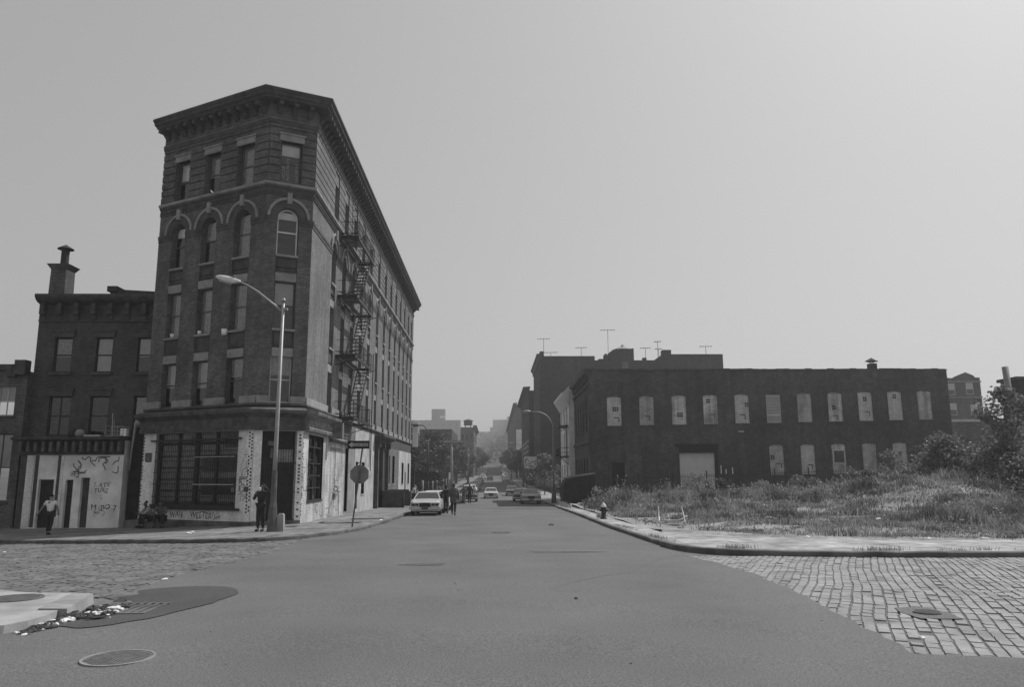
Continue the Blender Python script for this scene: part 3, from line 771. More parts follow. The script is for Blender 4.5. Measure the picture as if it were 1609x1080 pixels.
# side ground storey, cut by doors and windows
sd=[(SY(37.0),SY(40.2),.85,4.1),(SY(46.2),SY(47.1),.0,3.75),(SY(49.6),SY(50.4),.0,3.0),(SY(51.8),SY(53.0),.9,3.0),(SY(57.9),SY(59.6),-.4,4.7),(SY(64.6),SY(65.9),1.4,3.8),(SY(67.5),SY(69.0),1.4,3.8),(SY(74.0),SY(75.6),1.3,3.3),(SY(76.6),SY(77.5),-.3,2.4),(SY(79.2),SY(80.6),1.3,3.3)]
def part_side(y0,y1,z0,z1,matn,nm,o=0,name='wall'):
    a0,a1=SY(y0),SY(y1); mb=MB(); FS.wall(mb,a0,a1,z0,z1,[q for q in sd if q[0]>=a0 and q[1]<=a1 and q[3]<=z1+.01],.3,o)
    if o: 
        mb.quad(FS.pt(a0,0,z0),FS.pt(a0,o,z0),FS.pt(a0,o,z1),FS.pt(a0,0,z1)); mb.quad(FS.pt(a0,0,z1),FS.pt(a0,o,z1),FS.pt(a1,o,z1),FS.pt(a1,0,z1))
    mb.build(name,M[matn],T)
part_side(35.95,45.9,-1.4,4.22,'painted_sunlit','',.0,'painted_wall')
part_side(35.95,41.6,4.22,5.42,'brick_tan','')
part_side(41.6,47.2,4.22,5.42,'siding','')
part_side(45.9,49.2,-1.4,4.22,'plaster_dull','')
part_side(47.2,49.2,4.22,5.42,'brick_tan','')
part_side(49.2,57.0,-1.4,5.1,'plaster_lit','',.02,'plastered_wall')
part_side(49.2,57.0,5.1,5.42,'brick_tan','')
part_side(57.0,63.8,-1.8,5.42,'brick_tan','')
part_side(63.8,71.6,-1.8,4.4,'brick_tan','')
part_side(71.6,82.0,-1.8,4.4,'painted_sunlit','',.03,'painted_wall')
part_side(63.8,82.0,4.4,5.42,'brownstone','')
mb=MB(); FS.box(mb,SY(41.6),SY(49.2),3.95,4.12,0,.12); mb.build('ledge',M['brownstone'],T)
# side store window with goods
sw=MB(); a0,a1=sd[0][:2]
FS.box(sw,a0,a1,.85,.95,-.2,.05); FS.box(sw,a0,a0+.1,.95,4.1,-.26,-.1); FS.box(sw,a1-.1,a1,.95,4.1,-.26,-.1); FS.box(sw,(a0+a1)/2-.05,(a0+a1)/2+.05,.95,4.1,-.26,-.1)
for z in (1.5,2.1,2.7,3.5): FS.box(sw,a0+.1,a1-.1,z,z+.06,-.25,-.09)
sw=sw.build('store_window',M['dark_wood'],T)
mb=MB(); mb.quad(FS.pt(a0,-.2,.9),FS.pt(a1,-.2,.9),FS.pt(a1,-.2,4.1),FS.pt(a0,-.2,4.1)); mb.build('pane',M['glass'],sw)
mb=MB(); rg=random.Random(4)
for z in (1.0,1.6,2.2,2.8,3.55):
    for k in range(5): 
        a=a0+.12+k*(a1-a0-.3)/5
        if rg.random()<.85: FS.box(mb,a,a+.42,z,z+rg.uniform(.3,.48),-.3,-.23)
mb.build('goods_display',M['board'],sw)
# doors and windows of the side
for q in (sd[1],sd[2],sd[8]):
    mb=MB(); FS.box(mb,q[0],q[1],q[2],q[3],-.3,-.24); mb.build('door',M['dark_wood'],T)
for q in (sd[3],sd[5],sd[6],sd[7],sd[9]): window(FS,T,q[0],q[1],q[2],q[3],0,-.2,'frame_dark',None,0,(.05,.04,.1,'stone_trim'))
# panelled-up doorway in the painted wall
mb=MB(); a=SY(42.0); b=SY(44.6)
FS.box(mb,a,b,3.55,3.68,0,.04); FS.box(mb,(a+b)/2-.015,(a+b)/2+.015,1.2,3.55,0,.02); FS.box(mb,(a+b)/2-.35,(a+b)/2+.5,1.0,1.16,0,.14)
mb.build('boarded_doorway',M['plaster_dull'],T)
# graffiti
mb=MB(); FS.ring(mb,SY(43.7),.55,.93,1.03,.002,.006,0,math.pi,14); FS.ring(mb,SY(43.9),.55,.70,.79,.002,.0065,0,math.pi,14)
for a in (SY(43.7)-.98,SY(43.7)+.97,SY(43.9)+.73): FS.box(mb,a,a+.05,-.2,.56,.002,.006)
mb.build('graffiti',M['graffiti'],T)
scribble(FS,T,.9,1.9,1.4,2.9,5,'graffiti_faint',seed=1,o=.004)
scribble(FS,T,5.2,9.6,1.2,3.0,9,'graffiti_faint',seed=2,o=.004,w=.03)
scribble(FS,T,1.6,8.6,-.05,.7,14,'graffiti_faint',seed=3,o=.004,w=.035)
scribble(FS,T,.1,.8,1.2,2.9,6,'graffiti',seed=9,o=.004,w=.03)
scribble(FF,T,6.8,7.3,.9,2.1,8,'graffiti',seed=4,o=.026,w=.022)
mb=MB(); FF.box(mb,7.1,7.4,1.45,1.65,.026,.03); mb.build('graffiti',M['graffiti'],T)
scribble(FF,T,.3,.75,2.85,3.25,26,'graffiti_faint',seed=5,o=.026,w=.06)
scribble(FF,T,6.85,7.3,2.0,3.1,5,'graffiti_faint',seed=6,o=.026,w=.02)
text(FF,T,'WAH',2.35,.22,.36,'graffiti',o=.026)
text(FF,T,'WEETER?',3.72,.2,.38,'graffiti',o=.026,shear=.1)
text(FF,T,'Jmr',5.3,.2,.3,'graffiti',o=.026,shear=.3)
W5=FC
text(FC,T,'HOUSE',.82,16.55,.2,'sign_white',o=-.25,rot=math.pi/2)
text(FC,T,'AUTO PARTS',1.02,16.45,.2,'sign_white',o=-.25,rot=math.pi/2)
text(FC,T,'SALE 287 RT',1.44,16.45,.18,'sign_white',o=-.25,rot=math.pi/2)
# portal with hood on consoles
mb=MB()
for y in (57.4,59.9,62.9): FS.box(mb,SY(y),SY(y)+.45,-1.2,4.6,0,.28)
FS.box(mb,SY(57.2),SY(63.5),4.6,4.85,0,.4); FS.box(mb,SY(57.1),SY(63.6),4.85,5.0,0,.65); FS.box(mb,SY(57.0),SY(63.7),5.0,5.12,0,.75)
for y in (57.4,59.9,62.9): FS.box(mb,SY(y)+.08,SY(y)+.37,4.2,4.6,.28,.42)
mb.build('portal',M['brownstone'],T)
mb=MB(); FS.box(mb,SY(57.95),SY(59.85),-.4,4.6,-.3,.0); FS.box(mb,SY(60.4),SY(62.85),-1.2,4.4,.01,.05); mb.build('door',M['dark_wood'],T)
mb=MB()
for y0,y1 in ((59.9,60.1),(64.6,64.8)):
    mb=MB()
    mb.hexa([(-8.9,y0,-1.2),(-7.0,y0,-1.2),(-7.0,y1,-1.2),(-8.9,y1,-1.2),(-8.9,y0,.95),(-7.15,y0,.95),(-7.15,y1,.95),(-8.9,y1,.95)])
    mb.box(-7.15,-6.98,y0,y1,-1.2,.8); mb.build('areaway_wall',M['brownstone'],T)
mb=MB(); mb.box(-8.9,-7.1,64.8,71.2,-1.2,.7)
mb.build('areaway_wall',M['brownstone'],T)
# fire escape
fe=MB(); XO=-7.85; Yn,Yf=42.3,48.0
levels=[5.25,8.75,12.2,15.7]
for z in levels:
    fe.bar((-8.95,Yn,z),(XO,Yn,z),.06,.2); fe.bar((-8.95,Yn,z+.3),(XO,Yn,z+.02),.04); fe.bar((-8.95,Yn,z+.02),(XO,Yn,z+.3),.04); fe.bar((-8.95,Yf,z),(XO,Yf,z),.06,.1)
    fe.bar((XO,Yn,z),(XO,Yf,z),.06,.18); fe.bar((-8.9,Yn,z),(-8.9,Yf,z),.05,.08)
    x=-8.82
    while x<XO-.03:
        if not(-8.55<x<-8.0 ): fe.box(x,x+.058,Yn,Yf,z+.02,z+.035)
        else: fe.box(x,x+.058,Yn,44.3,z+.02,z+.035); fe.box(x,x+.058,47.4,Yf,z+.02,z+.035)
        x+=.075
    for y in (Yn+.05,Yf-.05):  # brackets
        fe.bar((XO+.25,y,z-.05),(-8.95,y,z-.5),.04); 
fe=fe.build('fire_escape',M['iron'],T)
for z in levels:
    mb=MB()
    for zz in (.28,.95):
        mb.bar((-8.93,Yn,z+zz),(XO,Yn,z+zz),.03); mb.bar((-8.93,Yf,z+zz),(XO,Yf,z+zz),.03); mb.bar((XO,Yn,z+zz),(XO,Yf,z+zz),.03)
    for y in (Yn,43.7,45.1,46.6,Yf): mb.bar((XO,y,z),(XO,y,z+.98),.035)
    k=Yn+.2
    while k<Yf-.1: mb.bar((XO,k,z+.1),(XO,k,z+.95),.012); k+=.2
    for x in (-8.6,-8.3,-8.05): mb.bar((x,Yn,z),(x,Yn,z+.95),.014)
    mb.build('railing',M['iron'],fe)
for z0,z1 in zip(levels,levels[1:]):
    mb=MB(); ya,yb=44.4,47.5
    for x in (-8.6,-7.98): mb.bar((x,ya,z0+.05),(x,yb,z1),.04,.14)
    for k in range(1,13):
        t=k/13; mb.box(-8.58,-8.0,ya+(yb-ya)*t-.1,ya+(yb-ya)*t+.1,z0+(z1-z0)*t-.02,z0+(z1-z0)*t+.015)
    for x in (-7.98,-8.6): mb.bar((x,ya,z0+.95),(x,yb,z1+.9),.025); mb.bar((x,ya,z0+.05),(x,ya,z0+.95),.02)
    mb.build('stair',M['iron'],fe)
mb=MB()
for x in (-7.75,): mb.bar((x,48.1,9.8),(x,48.1,2.4),.05)
mb.bar((-7.75,47.6,5.3),(-7.75,47.6,2.6),.03); mb.build('ladder_guide',M['iron'],fe)
mb=MB()
for x in (-8.5,-8.2): mb.bar((x,44.0,15.8),(x,43.2,20.9),.03)
for k in range(14): mb.bar((-8.5,43.95-.057*k,16.1+.35*k),(-8.2,43.95-.057*k,16.1+.35*k),.02)
mb.build('roof_ladder',M['iron'],fe)
# small things on sills
for (F,a,z,w,h) in ((FF,1.55,9.0,.22,.18),(FF,3.5,9.0,.2,.16),(FF,5.3,8.8,.3,.28)):
    mb=MB(); q=F.pt(a,.0,z); c=(q[0]-F.n.x*-.02,q[1]+F.n.y*.0,z+.02)
    c=F.pt(a,-.02 if z>8.9 else .06,z+.01); mb.lathe(c,[(0,0),(w*.42,0),(w*.5,h),(w*.44,h),(w*.4,h*.8),(0,h*.8)],10)
    mb.build('flower_pot',M['blind_pale'],None,{1.55:'small pale pot on the third storey sill nearest the left edge of the corner building',3.5:'small pale pot on the middle third storey sill of the corner building',5.3:'larger pale pot at the left end of the third storey sill beside the chamfer'}[a],'flower pot','pots on the tenement sills')

# ------------------------------------------------------------------ 2. left row house with shop
H=empty('row_house',(-21,40,-.4),'three storey dark brick row house with bracketed cornice and low painted shopfront','building')
P2,Q2=(-24.0,39.7),(-17.5,39.7); F2=Fac(P2,Q2)
ws=[(.95,1.85),(3.1,3.95),(5.25,6.15)]; w2=[(.95,2.05),(3.05,4.0),(5.3,6.2)]
mb=MB(); F2.wall(mb,0,6.5,-1,11.2,[(a,b,7.5,9.35) for a,b in ws]+[(a,b,4.2,6.25) for a,b in w2],.2)
mb.add([(-24,39.7,-1),(-24,52,-1),(-24,52,11.2),(-24,39.7,11.2)],[(3,2,1,0)]); mb.add([(-17.5,39.7,-1),(-17.5,52,-1),(-17.5,52,11.2),(-17.5,39.7,11.2)],[(0,1,2,3)])
mb.add([(-24,52,-1),(-17.5,52,-1),(-17.5,52,11.2),(-24,52,11.2)],[(3,2,1,0)])
mb.build('wall',M['brick_left'],H)
mb=MB(); mb.add([(-24,39.7,11.3),(-17.5,39.7,11.3),(-17.5,52,11.1),(-24,52,11.1)],[(0,1,2,3)]); mb.add([(-24,39.7,3.6),(-17.5,39.7,3.6),(-17.5,52,3.6),(-24,52,3.6)],[(0,1,2,3)]);mb.build('roof',M['roofing'],H)
for i,(a,b) in enumerate(ws): window(F2,H,a,b,7.5,9.35,0,-.12,'frame_dark','blind' if i else 'curtain',1 if i==1 else .55,(.14,.12,.14,'brownstone'),(.12,.12,.3,'brownstone',1))
for i,(a,b) in enumerate(w2): window(F2,H,a,b,4.2,6.25,0,-.12,'frame_dark','curtain' if i==2 else None,.8,(.14,.12,.14,'brownstone'),(.12,.12,.3,'brownstone',1),mull=1 if i==0 else 0)
mb=MB(); sweep(mb,[P2,Q2],[(-.02,10.2),(.08,10.2),(.08,10.28),(.03,10.3),(.03,11.1),(.35,11.2),(.5,11.3),(.6,11.45),(.6,11.58),(-.3,11.66)])
for i in range(8):
    a=.15+i*.88; F2.box(mb,a,a+.24,10.55,11.15,.03,.34); F2.box(mb,a+.03,a+.21,10.3,10.55,.03,.14); F2.box(mb,a+.04,a+.2,10.75,10.83,.34,.38)
    if i<7: F2.box(mb,a+.36,a+.76,10.85,11.02,.03,.07); F2.box(mb,a+.36,a+.76,10.5,10.62,.03,.06)
mb.build('cornice',M['cornice_paint'],H)
mb=MB(); 
mb.hexa([(-23.8,39.9,11.3),(-22.95,39.9,11.3),(-22.95,40.8,11.3),(-23.8,40.8,11.3),(-23.78,39.92,13.15),(-22.97,39.92,13.15),(-22.97,40.78,13.15),(-23.78,40.78,13.15)])
mb.hexa([(-23.8,39.9,13.15),(-22.95,39.9,13.15),(-22.95,40.8,13.15),(-23.8,40.8,13.15),(-23.95,39.75,13.4),(-22.8,39.75,13.4),(-22.8,40.95,13.4),(-23.95,40.95,13.4)])
ch=mb.build('chimney',M['brick_far_left'],H)
mb=MB(); mb.lathe((-23.35,40.35,13.38),[(.2,0),(.2,1.0)],14); mb.lathe((-23.35,40.35,14.35),[(.0,.0),(.42,.0),(.40,.03),(.0,.28)],14)
mb.build('chimney_cap',M['rust'],ch)
mb=MB(); mb.hexa([(-21.6,42,11.2),(-18.6,42,11.2),(-18.6,44,11.2),(-21.6,44,11.2),(-21.6,42,12.55),(-18.9,42,12.4),(-18.9,44,12.4),(-21.6,44,12.55)]); mb.box(-21.75,-21.2,41.9,44,12.4,12.7)
mb.build('roof_hatch',M['brownstone'],H)
# projecting shop
FSh=Fac((-23.45,38.5),(-18.42,38.5))
sdoors=[(.98,1.72,-.35,2.0),(2.28,2.66,-.35,1.98),(3.04,3.46,-.35,2.08)]
mb=MB(); FSh.wall(mb,.3,5.03,-1,3.2,sdoors,.3); mb.quad((-18.42,38.5,-1),(-18.42,39.7,-1),(-18.42,39.7,3.9),(-18.42,38.5,3.9))
mb.build('plastered_wall',M['plaster'],H)
mb=MB(); FSh.box(mb,.34,.68,-.25,3.18,-.02,.06); FSh.box(mb,2.0,2.12,-.3,3.18,0,.03);
mb.build('pilaster',M['painted_brick'],H)
mb=MB(); FSh.box(mb,0,.3,-1,3.2,-.3,.02); FSh.box(mb,.72,.9,-.3,3.18,0,.012); FSh.box(mb,1.83,1.97,.2,3.18,0,.012); mb.build('shop_trim',M['door_wood'],H)
for i,q in enumerate(sdoors):
    mb=MB(); FSh.box(mb,q[0],q[1],q[2],q[3],-.26,-.2); 
    if i==0: FSh.box(mb,q[0]+.12,q[0]+.18,-.2,1.7,-.2,-.16)
    mb.build('door',M['door_wood' if i==2 else 'dark_wood'],H)
mb=MB(); sweep(mb,[(-23.75,38.5),(-18.5,38.5)],[(-1.2,3.2),(.06,3.2),(.1,3.28),(.06,3.34),(.06,3.85),(.5,3.95),(.55,4.05),(-1.2,4.12)])
for i in range(14): a=.05+i*.37; FSh.box(mb,a,a+.14,3.36,3.86,.06,.4)
mb.build('shop_cornice',M['store_cornice'],H)
text(FSh,H,'?. ATK',3.65,1.62,.3,'graffiti',o=.004,shear=.2); text(FSh,H,'TURE',3.7,1.36,.28,'graffiti',o=.004,shear=.15)
text(FSh,H,'i',4.05,.98,.3,'graffiti',o=.004); text(FSh,H,'M  PO 7',3.62,.5,.36,'graffiti',o=.004)
scribble(FSh,H,3.8,4.5,.2,.7,5,'graffiti_faint',seed=12,o=.003,w=.02)
scribble(FSh,H,2.5,2.9,2.1,2.4,9,'graffiti',seed=13,o=.004,w=.03)
scribble(FSh,H,2.6,4.8,2.3,3.1,9,'graffiti_faint',seed=14,o=.004,w=.05)
mb=MB(); mb.box(-18.4,-17.75,39.2,39.7,-.6,.35); mb.build('areaway_wall',M['kerb_stone'],H)
# things left on the shop roof
def thing(mb,name,mat,label,cat,group=None): return mb.build(name,M[mat],None,label,cat,group)
mb=MB(); mb.box(-19.5,-18.6,38.6,39.2,4.12,4.16)
for x in (-19.5,-19.2,-18.9,-18.6):
    mb.bar((x,38.6,4.14),(x,38.6,4.62),.02); mb.bar((x,39.2,4.14),(x,39.2,4.62),.02)
for z in (4.25,4.4,4.62):
    for y in (38.6,39.2): mb.bar((-19.5,y,z),(-18.6,y,z),.02)
thing(mb,'wire_rack','lamp_paint','wire rack lying on the ledge over the painted shopfront','rack')
mb=MB(); mb.bar((-19.2,38.75,4.16),(-19.35,38.9,5.3),.04); mb.bar((-19.15,38.85,4.16),(-19.3,39.0,5.0),.025); thing(mb,'broken_ladder','lamp_paint','thin pale poles leaning upright in the rack over the shopfront','ladder')
mb=MB(); mb.box(-18.75,-18.45,38.6,38.9,4.13,4.5); thing(mb,'carton','blind_pale','small pale carton at the right end of the shopfront ledge','box')
mb=MB(); mb.lathe((-21.3,38.9,4.12),[(0,0),(.15,0),(.18,.38),(.16,.38),(.13,.05)],10); thing(mb,'bucket','rust','dark bucket on the middle of the shopfront ledge','bucket')
mb=MB(); mb.lathe((-20.9,38.9,4.12),[(0,0),(.2,.02),(.24,.16),(.16,.34),(0,.38)],9); thing(mb,'cloth_bundle','cloth_light','pale rag bundle beside the bucket on the shopfront ledge','bundle')
mb=MB(); mb.box(-20.6,-19.8,38.7,39.0,4.12,4.2); thing(mb,'plank','blind','short pale plank lying on the shopfront ledge','plank')
mb=MB(); mb.lathe((-17.95,39.0,4.6),[(0,0),(.22,.02),(.32,.16),(.26,.34),(.1,.44),(0,.45)],11); mb.tube([(-18.1,38.8,4.75),(-18.15,38.7,3.6),(-18.2,38.7,2.4)],[.07,.05,.04],6); thing(mb,'rag','cloth_light','pale rag hanging down in the dark gap beside the corner store','rag')
mb=MB(); mb.box(-18.35,-17.8,39.0,39.65,-.6,4.6); thing(mb,'alley_panel','shed_dark','tall dark panel closing the gap between the shop and the corner building','gate')  # plain dark box filling the gap

# ------------------------------------------------------------------ 3. far-left house
K=empty('brick_house',(-29,41,-.5),'lower pale brick house cut by the left edge of the view','building')
F3=Fac((-35,39.2),(-23.98,39.2))
o3=[(9.6,10.5,5.2,6.7),(9.5,10.6,.9,4.3),(6.5,7.4,5.2,6.7),(3.5,4.4,5.2,6.7),(5.6,7.6,.9,4.0),(1.6,3.6,.9,4.0)]
mb=MB(); F3.wall(mb,0,F3.L,-1.2,7.55,o3,.2); mb.quad((-23.98,39.2,-1),(-23.98,50,-1),(-23.98,50,7.5),(-23.98,39.2,7.5)); mb.quad((-35,50,-1),(-35,39.2,-1),(-35,39.2,7.5),(-35,50,7.5)); mb.build('wall',M['brick_far_left'],K)
mb=MB(); mb.add([(-35,39.2,7.5),(-23.98,39.2,7.5),(-23.98,50,7.5),(-35,50,7.5)],[(0,1,2,3)]); mb.build('roof',M['roofing'],K)
for q in o3: window(F3,K,*q,0,-.14,'frame_white' if q[0]>9.55 else 'frame_paint','blind',.5,(.08,.08,.1,'brownstone'),None,True,1)
mb=MB(); F3.box(mb,0,F3.L-.55,7.55,7.85,-.2,.12); F3.box(mb,F3.L-.55,F3.L,7.3,8.05,-.2,.3); F3.box(mb,F3.L-1.0,F3.L-.55,7.2,7.55,0,.16); mb.build('cornice',M['cornice_paint'],K)

# ------------------------------------------------------------------ 4. the warehouse on the right
Wh=empty('warehouse',(25,71,.3),'long two storey dark brick warehouse with bricked-up windows and a pale roller door','building')
X0,X1=8.75,42.7; FW=Fac((X0,70),(X1,70)); sx=lambda x:x-X0
tops=[10.42,13.43,16.46,19.41,22.36,25.32,28.26,31.15,34.0,36.82,39.64]
ups=[]
for i,x in enumerate(tops):
    b=6.53+.05*i; ups.append((sx(x)+.02,sx(x)+1.36,b,b+2.72,.12))
lows=[]
for i,x in enumerate([25.38,28.28,31.17,34.05,36.92,39.79]): b=2.0+.045*i; lows.append((sx(x),sx(x)+1.31,b,b+2.75,.12))
gate=(sx(17.0),sx(20.25),.9,4.12); door=(sx(10.75),sx(11.92),.7,3.2)
mb=MB(); 
FW.wall(mb,0,FW.L,-2,11.7,ups+lows+[gate,door],.14)
FX=Fac((8.75,83),(8.75,70))
so=[(1.2+i*2.3,2.2+i*2.3,6.2,9.3,.5) for i in range(5)]+[(1.2+i*2.3,2.3+i*2.3,.6,3.6,0) for i in range(5)]
FX.wall(mb,0,13,-2,11.7,[q if q[4] else q[:4] for q in so],.2)
mb.quad((X1,70,-2),(X1+.01,83,-2),(X1+.01,83,11.7),(X1,70,11.7)); mb.quad((X1,83,-2),(X0,83,-2),(X0,83,11.7),(X1,83,11.7))
mb.build('wall',M['brick_warehouse'],Wh)
mb=MB(); mb.add([(X0,70,11.4),(X1,70,11.4),(X1,83,11.4),(X0,83,11.4)],[(0,1,2,3)]); mb.build('roof',M['roofing'],Wh)
mb=MB(); FW.box(mb,-.05,FW.L+.05,11.7,11.78,-.32,.06)
rc=random.Random(6)
for i in range(48): FW.box(mb,i*FW.L/48,i*FW.L/48+.6+.06*rc.random(),11.78,11.82+.07*rc.random(),-.3,.04)
mb.build('coping',M['brownstone'],Wh)
mb=MB(); FX.box(mb,0,13.0,11.2,11.35,-.02,.25); FX.box(mb,0,13.05,11.35,11.9,-.3,.42); FX.box(mb,0,13,10.2,10.32,-.02,.16); FX.box(mb,0,13,5.0,5.3,-.02,.14)
for i in range(16): FX.box(mb,.2+i*.82,.5+i*.82,10.75,11.2,-.02,.2)
mb.build('cornice',M['brownstone'],Wh)
vent={0:(.52,1.35,3,2),2:(.5,.72,3,2),3:(.32,1.95,2,2),4:(.97,1.55,2,2),7:(.38,1.1,2,2),8:(.52,1.85,2,2),9:(.52,2.05,2,2)}
hole={0:(.75,.5),1:(.6,.6),3:(.7,.65),4:(.6,.55),7:(.5,.3),8:(.7,.6)}
def infill(q,ve,ho,fr=False,mat='block_infill'):
    mb=MB(); b0,b1,z0,z1=q[:4]; P=FW.arcpts(b0,b1,z1,.12)
    mb.add([FW.pt(b0,-.08,z0)]+[FW.pt(p[0],-.08,p[1]) for p in P]+[FW.pt(b1,-.08,z0)],[tuple(range(len(P)+1,-1,-1))])
    w=mb.build('blocked_window',M[mat],Wh)
    mb=MB(); FW.box(mb,b0-.06,b1+.06,z0-.14,z0,-.1,.06); mb.build('sill',M['brick_warehouse'],w)
    if ve:
        mb=MB(); a,z,nx_,nz=ve
        for i in range(nx_):
            for j in range(nz): FW.box(mb,b0+a+i*.19,b0+a+i*.19+.15,z0+z+j*.22,z0+z+j*.22+.17,-.085,-.072)
        mb.build('vent',M['black_paint'],w)
    if ho:
        mb=MB(); a,z=ho; FW.box(mb,b0+a-.12,b0+a+.38,z0+z+.2,z0+z+.29,-.085,-.07); FW.box(mb,b0+a+.3,b0+a+.38,z0+z-.15,z0+z+.2,-.085,-.07); mb.build('patch_edge',M['brownstone'],w)
    return w
for i,q in enumerate(ups):
    if i==5:
        w=window(FW,Wh,q[0],q[1],q[2],q[3]-.12,0,-.05,'frame_white','blind',1,(.06,.06,.12,'brownstone'),None,False)
        mb=MB()
        for k in range(6): FW.box(mb,q[0]+.06,q[1]-.06,q[2]+1.0+k*.28,q[2]+1.03+k*.28,-.1,-.04)
        FW.box(mb,q[0]+.05,q[1]-.05,q[2]+.66,q[2]+.78,-.1,-.03); mb.build('slat',M['frame_white'],w); continue
    infill(q,vent.get(i),hole.get(i),mat=('block_infill','block_infill_stained','block_infill_dull')[(i*5+i//3)%3])
for i,q in enumerate(lows):
    w=infill(q,{0:(.1,1.4,2,2),4:(.5,1.5,2,2),5:(.9,1.3,2,3)}.get(i),{0:(.7,.75),1:(.7,.6)}.get(i),mat=('block_infill_dull','block_infill_stained','block_infill')[(i*2)%3])
    if i==2:
        mb=MB(); FW.box(mb,q[0]+.08,q[1]-.08,q[2]+.9,q[2]+2.2,-.06,.02); f=mb.build('window_frame',M['frame_white'],w)
        mb=MB(); FW.box(mb,q[0]+.18,q[1]-.18,q[2]+1.0,q[2]+2.1,.021,.024); mb.build('pane',M['car_glass'],f)
def flat(b0,b1,z0,z1,o0,o1,mat,name,par=Wh):
    mb=MB(); FW.box(mb,b0,b1,z0,z1,o0,o1); return mb.build(name,M[mat],par)
for x0,x1,z1 in ((10.45,12.05,4.6),(13.5,15.0,4.58),(22.55,23.95,4.85)): flat(sx(x0),sx(x1),1.0 if x0>12 else 3.25,z1,.0,.02,'brick_left','blocked_window')
g=MB(); FW.box(g,gate[0],gate[1],gate[2],gate[3]-.0,-.12,-.08)
for k in range(20): FW.box(g,gate[0],gate[1],gate[2]+.05+k*.155,gate[2]+.12+k*.155,-.08,-.07)
g=g.build('roller_door',M['shutter_metal'],Wh)
mb=MB(); FW.box(mb,gate[0],gate[1],4.05,4.6,-.1,.22); FW.box(mb,gate[0]-.35,gate[1]+.4,4.6,4.85,-.05,.1); mb.build('shutter_box',M['black_paint'],g)
mb=MB(); FW.box(mb,gate[1],gate[1]+.3,.8,4.6,-.05,.06); mb.build('door_jamb',M['black_paint'],g)
flat(door[0],door[1],door[2],door[3],-.12,-.06,'black_paint','door')
for i,q in enumerate(so): window(FX,Wh,q[0],q[1],q[2],q[3],q[4],-.15,'frame_dark','curtain' if i%2 else None,.7,(.08,.06,.12,'brownstone'))
mb=MB(); 
for x,h in ((20.75,.8),(21.2,.45),(21.8,.6),(22.6,.7)): FW.box(mb,sx(x),sx(x)+.09,2.1,2.1+h,0,.012)
FW.box(mb,sx(22.6),sx(23.1),5.95,6.02,0,.012)
mb.build('paint_drip',M['plaster'],Wh)
mb=MB(); mb.box(36.5,37.15,72,72.7,11.4,12.65); v=mb.build('roof_vent',M['rust'],Wh); mb=MB(); mb.lathe((36.82,72.35,12.75),[(0,.0),(.68,.12),(.66,.16),(0,.5)],4,False); 
for a in (0,1.57,3.14,4.71): mb.bar((36.82+.2*math.cos(a),72.35+.2*math.sin(a),12.6),(36.82+.2*math.cos(a),72.35+.2*math.sin(a),12.95),.03)
mb.build('vent_cowl',M['rust'],v)
mb=MB(); mb.box(40.5,41.5,72,73,11.4,12.05); mb.build('roof_hatch',M['rust'],Wh)

# ------------------------------------------------------------------ 5. white house beside it
Hw=empty('white_house',(14,88,-.8),'white painted house with flared cornice and iron balcony next to the warehouse','building')
FY=Fac((8.2,94),(8.2,83.1))
wo=[(.8+i*3.3,2.1+i*3.3,z,z+h) for i in range(3) for z,h in ((.6,2.6),(4.2,2.6),(7.4,2.4))]
mb=MB(); FY.wall(mb,0,FY.L,-2,11.4,wo,.25); mb.quad((8.2,83.1,-2),(30,83.1,-2),(30,83.1,11.4),(8.2,83.1,11.4)); mb.quad((30,94,-2),(8.2,94,-2),(8.2,94,11.4),(30,94,11.4)); mb.build('wall',M['painted_brick'],Hw)
mb=MB(); mb.add([(8.2,83.1,11.3),(30,83.1,11.3),(30,94,11.3),(8.2,94,11.3)],[(0,1,2,3)]); mb.build('roof',M['roofing'],Hw)
for q in wo: window(FY,Hw,*q,0,-.15,'frame_dark',None,0,(.08,.06,.1,'stone_trim'))
mb=MB(); sweep(mb,[(8.2,94),(8.2,83.0)],[(-.02,9.6),(.08,9.6),(.8,10.8),(.82,11.0),(.6,11.1),(-.05,11.8)]); mb.build('cornice',M['white_enamel'],Hw)
mb=MB()
for z in (4.0,):
    mb.box(7.1,8.18,83.6,88.5,z,z+.12)
    for zz in (.5,1.0): mb.bar((7.12,83.6,z+zz),(7.12,88.5,z+zz),.05); mb.bar((7.12,83.6,z+zz),(8.18,83.6,z+zz),.05)
    for k in range(20): mb.bar((7.12,83.6+k*.25,z+.1),(7.12,83.6+k*.25,z+1.0),.03)
    mb.bar((7.2,84,z),(8.18,84,z-.8),.08)
mb.bar((7.2,83.7,3.9),(7.2,83.7,7.6),.06); mb.bar((7.9,83.7,3.9),(7.9,83.7,7.6),.06)
for z in (7.4,):
    mb.box(7.1,8.18,83.6,88.5,z,z+.08)
mb.build('fire_escape',M['iron'],Hw)

